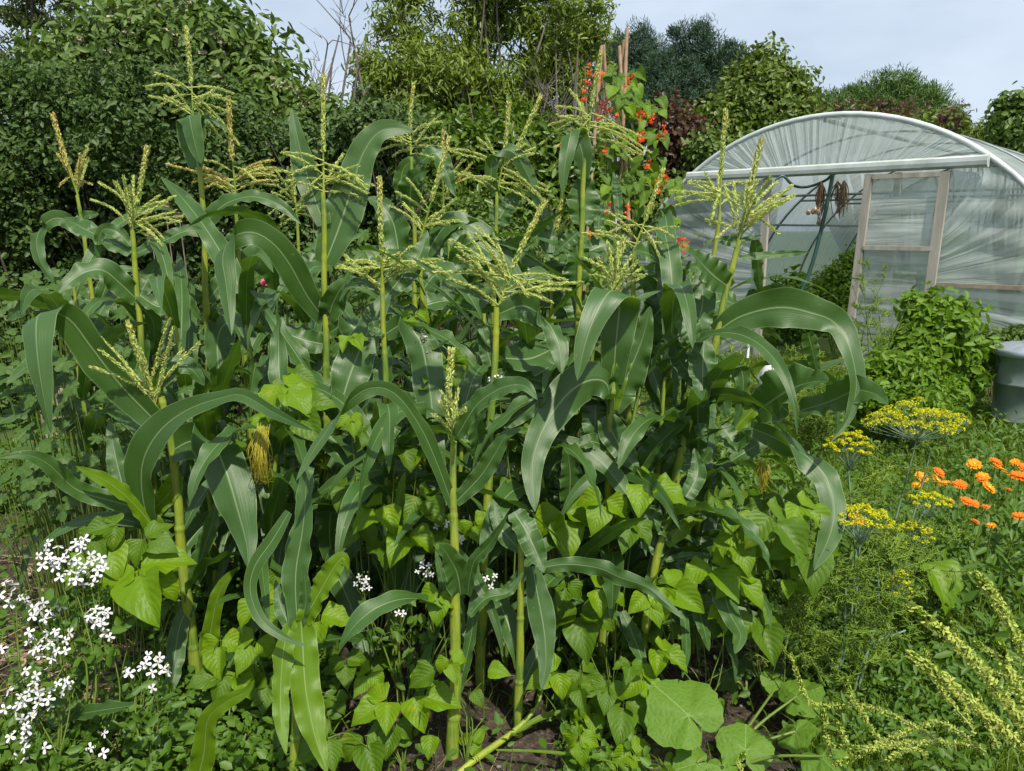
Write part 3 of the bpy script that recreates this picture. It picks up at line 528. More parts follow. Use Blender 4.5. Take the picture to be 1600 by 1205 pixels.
# ------------------------------------------------------------------ sweetcorn
def blade_path(pts, Y0, d):
    P = []; n = len(pts)
    L = np.concatenate([[0], np.cumsum([math.hypot(pts[i+1][0]-pts[i][0], pts[i+1][1]-pts[i][1]) for i in range(n-1)])]); L /= L[-1]
    for i, q in enumerate(pts): P.append(at(q[0], q[1], Y0+d*L[i]**1.2+(q[2] if len(q) > 2 else 0)))
    return cat_rom(P, 40)
def prof_w(v, tip=2.6, b=.5): return np.minimum(1, b+(1-b)*np.minimum(v/.28, 1)**.8)*np.maximum(1-v**tip, 0.0)**.75
def corn_blade(root, pts, wpx, Y0, d=0., s=None, up=.5, wave=.10, fold=.10, mat='corn', side_n=0., rng=rnd, wv=None):
    P = blade_path(pts, Y0, d); N = len(P); T = nrm(np.gradient(P, axis=0)); v = np.linspace(0, 1, N)
    tocam = nrm(CAM-P); w0 = wpx/FPX*Y0
    if s is None:
        n0 = tocam+UP*up+RT*side_n*(v[:, None]*.5+.5)
        n0 = n0-T*np.sum(n0*T, 1, keepdims=True); n0 = nrm(n0); S = np.cross(T, n0)
        vis = np.abs(np.sum(n0*tocam, 1))
        # smooth the side vector
        w = w0/np.clip(vis.mean(), .5, 1)
    else:
        s = np.atleast_1d(s).astype(float); aa = np.radians(np.interp(v, np.linspace(0, 1, len(s)), s))
        S = RT*np.cos(aa)[:, None]+UPc*np.sin(aa)[:, None]; S = S-T*np.sum(S*T, 1, keepdims=True)*.9; S = nrm(S); n0 = nrm(np.cross(S, T)); w = w0
    for _ in range(3): S[1:-1] = (S[:-2]+S[1:-1]*2+S[2:])/4
    S = nrm(S); n0 = nrm(np.cross(S, T)); am = rng.uniform(.2, .5)*(1 if s is None else .7); ro = (am*np.sin(v*rng.uniform(3, 7)+rng.uniform(0, 6)))[:, None]
    S = nrm(S*np.cos(ro)+n0*np.sin(ro)); n0 = nrm(np.cross(S, T)); w = w*(1+.09*np.sin(v*rng.uniform(6, 13)+rng.uniform(0, 6)))
    if wv is not None: w = w*np.interp(v, np.linspace(0, 1, len(wv)), wv)
    if np.mean(np.sum(n0*tocam, 1)) < 0 and s is None: n0 = -n0
    mb = MB(); strip(mb, P, S, n0, w*prof_w(v), 9, fold, wave, rng.uniform(3., 5.5), (rng.uniform(0, 6), rng.uniform(0, 6)))
    return mb.build('leaf', M[mat], root)
def wild_blade(root, base, az, L, w, e0, e1, mat='corn', rng=rnd):
    n = 30; P = [np.array(base, float)]; h = np.array([math.cos(az), math.sin(az), 0]); tw = rng.uniform(-.4, .4)
    for i in range(n-1):
        t = i/(n-1); e = e0+(e1-e0)*t**1.1; P.append(P[-1]+(h*math.cos(e)+UP*math.sin(e))*L/(n-1)); az += tw*.04; h = np.array([math.cos(az), math.sin(az), 0])
    P = np.array(P); T = nrm(np.gradient(P, axis=0)); S = nrm(np.cross(T, UP)); v = np.linspace(0, 1, n); ro = (np.linspace(0, rng.uniform(-1.3, 1.3), n)+.25*np.sin(v*rng.uniform(4, 9)+rng.uniform(0, 6)))[:, None]
    N0 = np.cross(S, T); S2 = S*np.cos(ro)+N0*np.sin(ro); N2 = nrm(np.cross(S2, T)); mb = MB()
    strip(mb, P, S2, N2, w*prof_w(v)*(1+.1*np.sin(v*rng.uniform(6, 14)+rng.uniform(0, 6))), 7, .10, rng.uniform(.06, .17), rng.uniform(3, 6), (rng.uniform(0, 6), rng.uniform(0, 6)))
    return mb.build('leaf', M[mat], root)
def spikelets(mb, P, r, dens, ln, rng, mi=0):
    seg = np.linalg.norm(np.diff(P, axis=0), axis=1); L = seg.sum(); n = max(6, int(L*dens)); t = np.sort(rng.uniform(0, 1, n))*(len(P)-1.001); i = t.astype(int); f = (t-i)[:, None]
    c = P[i]*(1-f)+P[i+1]*f; T = nrm(P[i+1]-P[i]); o = rng.normal(0, 1, (n, 3)); o = nrm(o-T*np.sum(o*T, 1, keepdims=True))
    c = c+o*r*rng.uniform(.5, 1, (n, 1)); d = nrm(T*1.5+o*.5+np.array([0, 0, -.12])); leaves(mb, c+d*ln*.35, o, ln, .30, D=d*4, jit=.5, rng=rng, mi=mi)
def tassel(root, base, tip, brs, Y0, dry=0, seed=0, thick=1., extra_spike=()):
    rng = np.random.default_rng(seed+100); mb = MB(); mats = [M['tassel'], M['tasseldry'], M['stalk']]
    B = at(*base, Y0)
    for q, tp in enumerate([tip]+list(extra_spike)):
        Tp = at(*tp, Y0+rng.normal(0, .02)); k = .34; mid = B*.5+Tp*.5+rng.normal(0, .004, 3); P = cat_rom([B, mid, Tp], 20)
        tube(mb, P, [.0055, .003, .0015], 5, 2); L = np.linalg.norm(Tp-B); Pq = P[7:]
        spikelets(mb, Pq, .0064*thick, 1700, .0140, rng, 1 if dry else 0)
        if not dry: spikelets(mb, P[14:], .0075*thick, 500, .014, rng, 1)
    axis = at(*tip, Y0)-B
    brs = list(brs)+[(b_[0]+rng.normal(0, 13), b_[1]+rng.normal(0, 10)) for b_ in brs if rng.random() < .62]
    for q, br in enumerate(brs):
        f = rng.uniform(.0, .33); s = B+axis*f; E = at(br[0], br[1], Y0+rng.uniform(-.13, .13)); L = np.linalg.norm(E-s)
        mid = s*.5+E*.5+UP*L*.045+axis/np.linalg.norm(axis)*L*.02+rng.normal(0, L*.012, 3); P = cat_rom([s, mid, E], 14); tube(mb, P, [.0024, .0015, .001], 4, 0, cap=False)
        spikelets(mb, P[2:], .0036*thick**.5, 950, .0125, rng, 1 if dry and rng.random() < .7 else 0)
    o = mb.build('tassel', mats, root); return o
def stalk(root, pts, Y0, r0, r1):
    P = [at(x, y, Y0) for x, y in pts]; g = P[0]
    n = 90; P = cat_rom(P, n); L = np.concatenate([[0], np.cumsum(np.linalg.norm(np.diff(P, axis=0), axis=1))]); r = r0+(r1-r0)*np.linspace(0, 1, n)
    node = (L % .19)/.19; r = r*(1+.16*np.exp(-((node-.5)/.06)**2))+.0012*np.sin(L*30); 
    T = nrm(np.gradient(P, axis=0)); mb = MB(); tube(mb, P, r, 10); return mb.build('stalk', M['stalk'], root)
EXT = []
def corn(key, label, Y, st, leaves_, ts=None, r=(.018, .012), fill=7, cat='sweetcorn'):
    # the stalk goes straight on down to the ground
    x0, y0 = st[0]; p = at(x0, y0, Y); p1 = at(*st[1], Y); base = p.copy()
    if p[2] > .02:
        dx = (p[0]-p1[0])/max(p1[2]-p[2], .05)*.35; base = np.array([p[0]+dx*min(p[2], .5), Y, -.02]); 
    root = thing('corn_plant', label, cat, (base[0], Y, 0), 'sweetcorn plants in the block')
    mb = MB(); pts = [base]+[at(x, y, Y) for x, y in st] if p[2] > .02 else [at(x, y, Y) for x, y in st]
    P = cat_rom(pts, 150); L = np.concatenate([[0], np.cumsum(np.linalg.norm(np.diff(P, axis=0), axis=1))]); r_ = r[0]+(r[1]-r[0])*np.linspace(0, 1, 150); nd_ = (L % .21)/.21
    r_ = r_*np.interp(np.linspace(0, 1, 150), [0, .6, 1], [1, .92, .72]); saw = 1+.12*np.sin(nd_*2.2)-.05*nd_; saw = np.where(nd_ > .95, 1.22, saw); Pw = P.copy(); kk = (L/.21).astype(int); Pw[:, 0] += .0022*np.where(kk % 2, 1, -1)*np.sin(nd_*PI); tube(mb, Pw, r_*saw, 12); mb.build('stalk', M['stalk'], root)
    for lf in leaves_:
        w_, d_, path = lf[:3]; kw = lf[3] if len(lf) > 3 else {}
        pl = [tuple(float(c) for c in q.split(',')) for q in path.split()]
        corn_blade(root, pl, w_, Y, d_, **kw)
    if ts: tassel(root, *ts[:3], Y, **(ts[3] if len(ts) > 3 else {}), seed=int(x0))
    rr = random.Random(int(x0*7+y0)); zt = P[-1][2]
    for k in range(fill):
        z = rr.uniform(.12, min(zt*.62, 1.05)); i = int(np.argmin(np.abs(P[:, 2]-z))); az = rr.uniform(-.5, PI+.5)
        wild_blade(root, P[i], az, rr.uniform(.45, .75), rr.uniform(.05, .085), rr.uniform(.6, 1.25), rr.uniform(-1.3, -.5), rng=rr)
    return root, P
#CORNDATA
Yg = dict(mat='cornyoung')  # some of these blades have their backlit glow put into the colour
corn('A', 'young front-centre sweetcorn with a short tight tassel and thick stalk rooted in bare soil', 2.03, [(707, 1215), (712, 990), (709, 850), (709, 690)], [
 (30, -.05, '712,785 750,745 773,710 790,683 818,668'), (30, -.15, '714,682 745,633 785,606 820,603 840,625'),
 (32, -.10, '720,930 714,895 700,868 686,850'), (16, -.1, '730,930 740,880 765,850 793,805'), (22, .05, '733,962 760,935 795,925 818,893'),
 (42, -.2, '708,792 682,722 655,664 618,616 582,606 545,628 500,688 462,752', dict(s=(20, 30, 55, 80, 80, 60, 35, 15), wave=.07, wv=(.6, .65, .7, .55, .6, .9, 1.05, 1.))),
 (24, .1, '716,1080 735,1000 742,940 748,880'), (18, .05, '700,960 690,900 680,860')],
 ((707, 690), (705, 547), [(690, 612), (678, 648), (688, 628), (727, 640), (697, 600), (715, 610)], dict(thick=1.1)), r=(.020, .011), fill=0)
corn('B', 'young sweetcorn at the bottom left of centre, two broad pale blades hanging over its stalk', 1.88, [(461, 1215), (462, 1100), (462, 985)], [
 (46, .12, '465,985 462,900 474,820 480,738 483,732,-.03 486,760,-.06', dict(s=0, mat='corn')), (38, 0, '473,972 500,925 523,885 537,872 545,890', dict(mat='cornyoung')),
 (56, -.18, '470,968 473,1010 478,1080 492,1150 512,1210', dict(s=(-10, 10), **Yg)), (36, -.18, '458,970 444,1010 438,1080 440,1130 447,1180', dict(s=0, **Yg)),
 (24, -.1, '452,800 425,845 398,885 391,925 408,968 442,995 480,1010', dict(wave=.03)), (20, 0, '466,985 478,940 474,880'), (25, .1, '458,990 440,950 430,905')], None, r=(.014, .011), fill=0)
corn('C', 'left front sweetcorn with half-open tassel, its longest blade arching far out to the left', 2.35, [(310, 1075), (290, 920), (278, 790), (268, 690), (252, 620)], [
 (66, -.1, '250,665 190,603 145,545 110,500 80,488,0 60,492,-.05 56,520,-.10 60,570,-.13 70,630,-.14 80,680,-.14', dict(s=(40, 35, 20, 0, 0), wave=.04)),
 (60, -.32, '258,865 228,800 222,730 246,678 290,642 345,622 380,618 428,645 490,674', dict(s=(0, -10, -45, -65, -85, -95, -60), wave=.04, wv=(.7, .75, 1., 1.12, .75, .5, .7, .7))),
 (76, -.25, '268,705 296,690 330,690 352,735 372,800 385,850 388,890', dict(s=(-60, -20, 0, 0), wave=.05)),
 (22, .02, '248,660 246,620 252,575', dict(s=0, **Yg)), (32, .05, '252,600 275,570 300,578 320,603'),
 (32, -.15, '265,865 225,805 175,758 118,728', Yg), (30, -.25, '240,800 182,785 120,765 75,725 40,711 -5,716'),
 (34, .1, '200,790 182,720 170,655', dict(s=0)), (34, .0, '302,912 318,860 332,815 337,780', dict(s=10)), (26, 0, '322,1050 330,980 345,920 375,883', Yg),
 (34, .05, '345,1065 380,1000 405,955 432,912'), (34, -.2, '300,940 282,975 272,1030 264,1085 262,1118', dict(s=0)), (30, .0, '280,740 265,770 235,800 200,830', Yg),
 (28, .1, '285,930 250,880 215,860 170,850', Yg)],
 ((245, 640), (200, 505), [(145, 538), (142, 573), (160, 590), (205, 530), (225, 560), (270, 512), (266, 537), (312, 536), (290, 552), (157, 547), (180, 600)]), r=(.019, .013), fill=4)
corn('D', 'thin leaning sweetcorn at the far left with a dry brown upright tassel', 3.6, [(150, 560), (145, 470), (133, 385), (121, 305)], [
 (26, -.1, '128,365 98,342 75,346 58,370 62,405 85,445', dict(s=(60, 70, 20, 0))), (20, 0, '125,372 132,340 155,334'), (24, .1, '148,500 170,440 200,420 225,440'), (30, .1, '140,470 110,460 60,470 10,500', {})],
 ((122, 306), (82, 178), [(138, 232), (126, 240), (92, 290), (90, 240), (132, 250)], dict(dry=1, thick=1.5)), r=(.014, .010))
corn('E', 'sweetcorn second from the left with a bushy green tassel beside the hedge buds', 3.15, [(225, 600), (218, 500), (210, 400), (206, 360)], [
 (38, -.2, '214,468 190,445 162,423 135,425 110,440 88,460'), (22, .1, '208,398 253,378 293,361 322,370 342,400'), (28, .1, '206,395 175,378 140,362 100,340'), (18, 0, '204,385 182,362 158,362 152,405'),
 (28, .1, '212,470 235,430 250,400'), (34, 0, '222,530 210,580 180,600 140,590 100,575', {}), (30, .1, '219,480 238,500 240,540 225,560', dict(s=0)), (34, .05, '216,460 250,480 285,470 315,500')],
 ((205, 372), (230, 230), [(155, 285), (178, 283), (193, 275), (208, 275), (250, 305), (262, 315), (274, 330), (282, 345), (143, 312), (255, 388), (190, 300), (265, 378)], dict(thick=1.3)), r=(.017, .012))
corn('F', 'tallest sweetcorn on the left, its flag leaf folded straight down below a wide tassel', 3.45, [(326, 560), (320, 400), (315, 290), (303, 182)], [
 (46, 0, '308,262 302,215 299,186,.0 296,181,-.06 299,200,-.09 306,230,-.10 314,256,-.10', dict(s=0, wave=.03)), (24, -.05, '318,358 338,330 365,313 400,308 440,322 470,350'), (12, .05, '305,188 330,188 358,204'),
 (34, .1, '245,408 262,425 290,452 318,462'), (48, -.25, '372,508 352,506 340,530 341,575 346,618', dict(s=(-60, -10, 0))), (30, .1, '325,470 350,440 380,430 400,450')],
 ((302, 182), (291, 42), [(225, 135), (232, 150), (258, 150), (262, 130), (330, 145), (345, 150), (368, 160), (358, 175), (345, 216), (352, 205), (250, 165)], dict(thick=1.2)), r=(.018, .012))
corn('G', 'sweetcorn with a dense flat-topped tassel of level golden branches', 3.6, [(380, 520), (373, 400), (366, 300)], [(26, 0, '370,360 358,395 350,420'), (34, .2, '372,420 400,400 420,420 430,460')],
 ((369, 308), (357, 152), [(300, 250), (303, 257), (428, 250), (430, 262), (430, 275), (301, 285), (305, 262), (430, 290), (312, 298), (426, 270), (306, 270), (420, 282), (310, 278)], dict(dry=1, thick=1.5)), r=(.014, .010))
corn('H', 'sweetcorn with one dark blade upright and one great blade arching right behind its tassel', 3.0, [(512, 700), (510, 580), (507, 420), (505, 300)], [
 (40, .1, '507,352 485,290 467,225 456,168', dict(s=(10, 20), wave=.03)), (62, .1, '508,412 530,355 548,300 565,245 588,210 615,201 648,206', dict(s=(0, -5, -10, -30, -80, -95), wave=.05)),
 (46, -.4, '508,500 480,462 452,412 426,380 395,363 365,370 348,400 354,450 362,525', dict(s=(30, 40, 55, 80, 20, 0, 0), wave=.04)),
 (42, 0, '506,538 470,530 440,518 410,512', {}), (28, 0, '508,500 498,470 492,440', dict(s=0)), (42, .1, '512,628 528,590 545,560 552,535', dict(s=0)),
 (30, -.1, '510,505 522,470 540,445 575,440', {}), (40, -.1, '515,520 545,505 562,540 568,610', dict(s=(-60, 0, 0))), (26, .05, '500,640 492,600 500,560', dict(s=0)), (6, -.2, '390,470 420,510 455,545 494,568', dict(up=.1))],
 ((506, 308), (506, 118), [(445, 240), (450, 268), (448, 282), (570, 265), (577, 290), (574, 302), (560, 258), (537, 240), (572, 312), (440, 300), (465, 325), (560, 275), (545, 300)]), r=(.017, .012))
corn('I', 'sweetcorn left of centre with wide-armed tassel, one broad blade hanging right of its stalk', 2.65, [(612, 1060), (605, 850), (603, 640), (600, 520), (597, 440)], [
 (52, -.25, '602,522 632,507 656,533 668,585 675,640 680,700 702,765', dict(s=(-60, -30, 0, 0))), (46, .1, '604,690 596,650 598,600 608,540', dict(s=0)), (40, .1, '604,462 630,430 655,400 668,360', dict(s=(-20, -35))),
 (14, 0, '598,456 570,441 545,447 530,472', {}), (60, .2, '530,640 552,572 588,490 610,455', dict(s=(-10, -30))), (24, -.02, '602,520 585,512 580,525', {}), (48, -.3, '560,840 525,880 545,940 568,1000 579,1060 578,1115', dict(s=(-40, -15, 0), **{})),
 (46, -.1, '520,880 515,830 520,780 538,718', dict(s=0)), (26, -.3, '468,792 520,786 565,790 602,780 630,800 655,822 692,852', dict(up=.9)), (26, .1, '604,688 620,660 650,650'), (22, .05, '600,690 590,670 580,650'),
 (32, .05, '610,900 590,860 575,820 565,790'), (36, .05, '616,960 640,900 660,850 670,820')],
 ((598, 462), (593, 278), [(530, 413), (540, 400), (570, 430), (572, 450), (625, 395), (642, 385), (692, 405), (692, 425), (680, 416), (555, 410), (650, 420), (590, 400)], dict(thick=1.1)), r=(.017, .010))
corn('J', 'sweetcorn behind the left centre with an upright pale tassel above small curled leaves', 3.6, [(648, 560), (648, 400), (643, 245)], [
 (48, .1, '625,405 615,350 597,322 575,308', dict(s=(10, 30))), (22, .0, '625,312 630,265 652,250 660,268'), (26, -.05, '655,255 680,240 697,268 712,308'), (30, -.1, '640,322 645,282 668,266'), (40, .1, '648,450 620,420 590,400 570,380'), (40, .1, '650,470 680,430 720,420 740,450')],
 ((642, 242), (646, 132), [(590, 200), (590, 236), (598, 215), (690, 190), (686, 215), (680, 185), (697, 235), (605, 190), (677, 247)]), r=(.016, .010))
corn('R', 'sweetcorn with a green tassel leaning right, just right of the pale upright one', 3.1, [(662, 520), (658, 430), (658, 370)], [
 (32, -.1, '664,402 690,360 715,345 750,362 790,402 822,445'), (36, 0, '655,430 672,390 695,362 720,350', dict(up=-.3)), (34, .1, '660,440 640,410 600,390'), (36, .1, '655,480 700,470 740,480'), (28, 0, '650,480 620,520 600,560')],
 ((658, 372), (702, 215), [(620, 300), (630, 320), (720, 345), (726, 330), (712, 310), (717, 357), (692, 330), (612, 322), (700, 350)], dict(thick=1.1)), r=(.015, .010))
corn('V', 'thin sweetcorn with a small brown tassel between the pale upright tassel and the double-spiked one', 4.0, [(705, 520), (702, 400), (692, 320)], [(26, .1, '700,400 720,370 745,380'), (26, .1, '700,420 680,380 660,370')],
 ((693, 325), (692, 205), [(737, 255), (723, 250), (726, 280), (735, 270)], dict(dry=1, thick=1.1)), r=(.013, .009))
corn('K', 'central sweetcorn with a fan of golden tassel arms and thick spike leaning right', 2.4, [(752, 1000), (760, 800), (768, 650), (777, 480)], [
 (46, -.15, '780,490 817,478 850,497 872,535 878,585', dict(s=(-80, -60, -20, 0))), (28, .0, '766,652 792,658 826,640 862,608'), (30, .05, '768,572 758,535 750,498', dict(s=0)), (30, .3, '812,480 822,520 828,588', dict(s=0)),
 (34, .1, '762,842 785,785 812,730', Yg), (30, -.1, '757,720 745,670 760,640'), (12, -.05, '765,470 715,445 670,420 640,400', dict(up=.2)), (22, 0, '762,720 740,700 718,686', Yg), (34, .1, '758,880 790,820 830,790 860,800'), (34, .1, '755,900 730,860 715,830'),
 (34, .15, '770,600 800,590 850,600 870,640'), (38, .3, '790,560 830,560 870,540 885,520')],
 ((778, 482), (851, 315), [(705, 375), (715, 400), (712, 425), (730, 365), (747, 355), (760, 385), (845, 435), (862, 440), (892, 452), (862, 472), (852, 467), (700, 435), (735, 400), (870, 450)], dict(thick=1.0)), r=(.017, .012))
corn('L', 'sweetcorn behind the centre with two tassel spikes and a thin blade looping over in front', 3.5, [(770, 560), (773, 400), (777, 300)], [
 (24, -.1, '776,306 768,280 770,248 787,234 806,242 824,272 838,308 856,370', dict(s=(0, 10, 60, 85, 60, 30), wave=.02)), (38, .05, '775,352 790,325 812,300', dict(s=(-20, -40))), (9, 0, '765,346 800,347'), (30, .1, '772,400 740,380 720,390 700,420'), (38, .1, '775,420 810,400 850,420')],
 ((777, 302), (795, 160), [(715, 240), (722, 270), (746, 215), (758, 210), (860, 300), (855, 320), (822, 225), (832, 240), (852, 337), (836, 302), (730, 278), (845, 310)], dict(extra_spike=((845, 150),), thick=1.2)), r=(.016, .010))
corn('M', 'tall sweetcorn left of the bean canes, green tassel above a dark folded flag leaf', 3.3, [(900, 580), (905, 460), (911, 300), (918, 215)], [
 (32, -.05, '912,278 910,240 900,212,0 893,206,-.05 887,232,-.08 882,265,-.09 879,305,-.09', dict(s=(10, 10, 0), wave=.03)), (32, .03, '912,280 914,245 922,214', dict(s=0)), (54, .06, '909,352 911,310 915,268', dict(s=0, wave=.09)),
 (18, .05, '935,370 936,330 934,298', dict(s=0)), (16, .2, '968,345 965,305 958,268', dict(s=10)), (22, .0, '904,362 884,380 864,400'), (48, 0, '903,445 903,405 900,372', dict(s=0, up=-.2)), (34, .05, '902,400 940,385 985,372'),
 (20, .1, '860,395 856,350 848,315', dict(s=0)), (30, .2, '872,400 850,360 825,345'), (44, .1, '905,500 895,460 880,440', dict(s=0)), (44, .15, '905,520 935,500 950,470')],
 ((918, 217), (939, 82), [(858, 195), (845, 225), (890, 140), (900, 150), (985, 205), (992, 222), (1017, 238), (987, 250), (990, 240), (870, 180), (867, 260)], dict(thick=1.1)), r=(.017, .012))
corn('N', 'sweetcorn right of centre, its broad flag leaf folded forward under a narrow green tassel', 2.5, [(952, 700), (957, 600), (957, 470)], [
 (62, -.12, '958,600 962,540 968,480,.02 966,458,-.03 952,456,-.08 932,490,-.12 915,535,-.14 902,595,-.15', dict(s=(-5, -10, -15, -20, -15), wave=.05)), (34, .04, '957,640 972,560 985,500 982,465', dict(s=0, **Yg)),
 (60, -.3, '954,640 948,600 920,595 885,618 850,668 832,725 836,800', dict(s=(-80, -90, -60, -35, -15, 0), wave=.06)), (54, .02, '957,642 978,592 1003,532 1016,478', dict(s=(-15, -25))),
 (50, .05, '932,700 930,650 936,598', dict(s=0)), (46, -.05, '945,650 970,700 998,738'), (28, -.2, '860,683 902,697 937,720 968,757 998,805 1010,870', dict(up=.8)), (40, -.05, '888,800 891,740 884,688', dict(s=0)), (24, .05, '957,640 935,610 938,590', {}), (26, -.05, '950,700 925,690 900,700')],
 ((955, 468), (975, 372), [(925, 410), (935, 405), (950, 380), (987, 400), (1002, 420), (1006, 430), (920, 430), (965, 380), (940, 420), (990, 415)], dict()), r=(.016, .012))
corn('S', 'sweetcorn with a spreading tassel leaning right against the scarlet bean flowers', 3.05, [(985, 560), (990, 470), (990, 390)], [
 (46, 0, '1002,560 1020,500 1018,450 990,425', dict(s=(0, 10, 10))), (46, -.1, '1020,497 1045,470 1083,452'), (28, .0, '1055,455 1057,425 1052,388', dict(s=0)), (22, .1, '985,430 978,390 975,365', dict(s=0)), (34, -.1, '1036,425 1020,400 990,390'), (34, 0, '1010,500 1012,560 1035,630 1080,660', dict(s=(0, 0, 30))), (40, .1, '985,520 960,480 950,440', dict(s=20))],
 ((990, 392), (1036, 265), [(950, 330), (930, 360), (950, 345), (1052, 370), (1047, 385), (1042, 395), (1042, 380), (962, 335), (1010, 402), (935, 372), (1030, 400)], dict()), r=(.014, .010))
corn('T', 'small sweetcorn half hidden behind the centre with a slim green tassel', 3.4, [(860, 560), (862, 480), (862, 395)], [(34, .1, '862,480 845,440 830,420'), (34, .1, '862,500 880,470 900,460')],
 ((862, 395), (879, 305), [(853, 330), (890, 337), (895, 342), (860, 322), (848, 350)], dict()), r=(.012, .009))
corn('U', 'sweetcorn behind the left with a sparse tassel half hidden by the upright dark blade', 4.0, [(470, 520), (468, 430), (463, 330)], [(28, .1, '468,420 440,400 410,410'), (28, .1, '468,430 490,400 500,390')],
 ((464, 340), (456, 245), [(430, 265), (425, 300), (440, 280), (490, 300), (485, 320), (420, 335), (440, 350), (500, 345)], dict()), r=(.012, .009))
corn('P', 'rightmost sweetcorn, stalk leaning right and a great blade arching out towards the tunnel', 2.55, [(1040, 850), (1065, 700), (1108, 570), (1132, 470), (1154, 375)], [
 (64, -.25, '1118,520 1158,494 1218,480 1272,490 1306,506,.02 1328,545 1338,600 1326,652 1297,692', dict(s=(-60, -75, -90, -115, -165, -178, -185, -200, -210), wave=.07, wv=(1., 1.1, 1.05, .75, .62, .62, .6, .55))),
 (50, -.42, '1172,668 1206,682 1240,700 1264,716 1290,745 1303,788 1298,832 1272,892', dict(s=(-65, -45, 20, 20, 0, -10), wave=.05)), (44, -.3, '1180,645 1228,612 1265,598 1295,596'), (38, -.3, '1250,642 1298,627 1335,611 1365,615 1388,632'),
 (28, .05, '1262,520 1270,550 1277,588', dict(s=0)), (18, 0, '1310,632 1308,684', dict(s=0)), (44, -.12, '1100,530 1098,585 1098,638', dict(s=0, wave=.1)), (36, -.05, '1058,500 1080,518 1092,552'), (46, .1, '1085,530 1098,470 1092,415', dict(s=0)),
 (32, -.1, '1140,450 1108,424 1076,388'), (36, -.02, '1120,558 1128,608 1136,655', dict(s=0)), (26, .0, '1130,556 1158,578 1160,620 1148,668', dict(s=(-60, 0, 0))), (26, .0, '1140,680 1185,632 1224,600', Yg), (32, -.1, '1128,665 1150,692 1174,673', {}),
 (24, -.02, '1090,640 1094,668 1104,692', dict(s=0)), (32, .05, '1143,720 1180,697 1200,683'), (34, 0, '1060,727 1095,722 1112,698'), (13, 0, '1155,403 1200,399 1266,394', dict(up=.15)), (22, .1, '1180,375 1184,410 1188,462', dict(s=0)), (14, 0, '1120,374 1150,378 1190,368', {}),
 (36, -.1, '998,738 1022,702 1052,672 1082,650', {}), (34, .1, '1090,600 1060,560 1050,520', {}), (34, .0, '1060,720 1040,690 1010,680', {})],
 ((1152, 382), (1190, 217), [(1100, 290), (1132, 290), (1205, 275), (1212, 285), (1232, 310), (1242, 303), (1240, 306), (1216, 365), (1105, 345), (1120, 372), (1150, 300), (1167, 285), (1226, 298), (1180, 300)], dict(thick=1.1)), r=(.019, .012), fill=0)
corn('Q', 'sweetcorn whose straight slender spike crosses the left end of the tunnel beam', 2.95, [(1090, 570), (1112, 420), (1124, 335)], [(30, .1, '1110,440 1090,420 1070,415'), (36, .1, '1100,480 1130,470 1160,480'), (40, .1, '1095,520 1060,500 1040,470')],
 ((1124, 338), (1134, 172), [(1060, 300), (1080, 283), (1055, 310), (1102, 270), (1122, 270), (1162, 300), (1170, 330), (1107, 286), (1110, 340)], dict(thick=1.2)), r=(.014, .010), fill=0)
corn('X', 'low bushy sweetcorn at the right front whose wavy blades droop onto the bare soil', 2.35, [(1005, 1000), (1030, 860), (1060, 780)], [
 (40, -.3, '1062,888 1096,898 1128,925 1142,962 1157,992 1148,1022', dict(s=(-60, -30, 0, 0), wave=.08)), (24, -.2, '1082,925 1097,970 1108,1018', dict(s=0)), (10, -.2, '1135,922 1178,920 1200,950 1204,985', {}), (13, 0, '1040,876 1080,868 1124,871', {}),
 (16, -.3, '1060,930 1070,970 1072,1020 1066,1060', dict(s=0)), (30, 0, '1050,840 1020,810 990,800', {}), (30, .0, '1040,850 1070,820 1100,810', Yg), (34, .1, '1035,870 1010,840 960,830', {}), (26, -.2, '972,955 988,990 1003,1030 1012,1070', dict(s=0)), (30, .1, '1070,780 1090,740 1085,700', {})], None, r=(.017, .013), fill=4)
corn('M2', 'short sweetcorn right of the front stalk with one long blade hanging almost to the ground', 2.15, [(812, 1000), (815, 900), (812, 830)], [
 (44, -.1, '803,800 822,830 838,862 850,895'), (44, -.15, '832,885 840,930 850,985 853,1035 846,1078', dict(s=0, wave=.03)), (30, -.15, '842,888 885,882 935,888 970,903 1010,917 1035,937 1072,970', dict(s=(90, 95, 80, 70, 60, 50), wave=.14)),
 (18, 0, '823,888 795,918 765,932'), (26, .0, '830,830 842,878'), (30, .1, '812,860 780,820 770,780', {})], None, r=(.014, .010), fill=3)
corn('Z', 'young sweetcorn at the bottom left, one pale leaf curling at the frame edge', 1.75, [(300, 1290), (312, 1215)], [
 (40, -.1, '300,1250 318,1180 325,1125 352,1098 385,1080 398,1062', dict(s=(0, -10, -40, -60), **Yg)), (16, .3, '205,1103 130,1115 70,1130')], None, r=(.010, .008), fill=0)
root = [o for o in sc.objects if o.name.startswith('corn_plant') and o.type == 'EMPTY'][0]
P = cat_rom([atz(712, 1212, .02), atz(745, 1185, .035), atz(800, 1145, .05), atz(838, 1105, .09), atz(850, 1065, .14)], 30); mb = MB(); tube(mb, P, [.008, .011, .009, .006, .003], 9); mb.build('side_shoot', M['stalk'], root)
for pts, w_ in [([(800, 1147), (850, 1120), (900, 1108), (925, 1100)], .020), ([(838, 1100), (850, 1060), (852, 1030)], .016), ([(775, 1172), (850, 1175), (920, 1183), (995, 1200)], .010)]:
    P = cat_rom([atz(x, y, .05+.02*i) for i, (x, y) in enumerate(pts)], 20); T = nrm(np.gradient(P, axis=0)); S = nrm(np.cross(T, UP-FW*.5)); mb = MB(); strip(mb, P, S, nrm(np.cross(S, T)), w_*prof_w(np.linspace(0, 1, 20)), 5, .15, .1, 3); mb.build('leaf', M['cornyoung'], root)
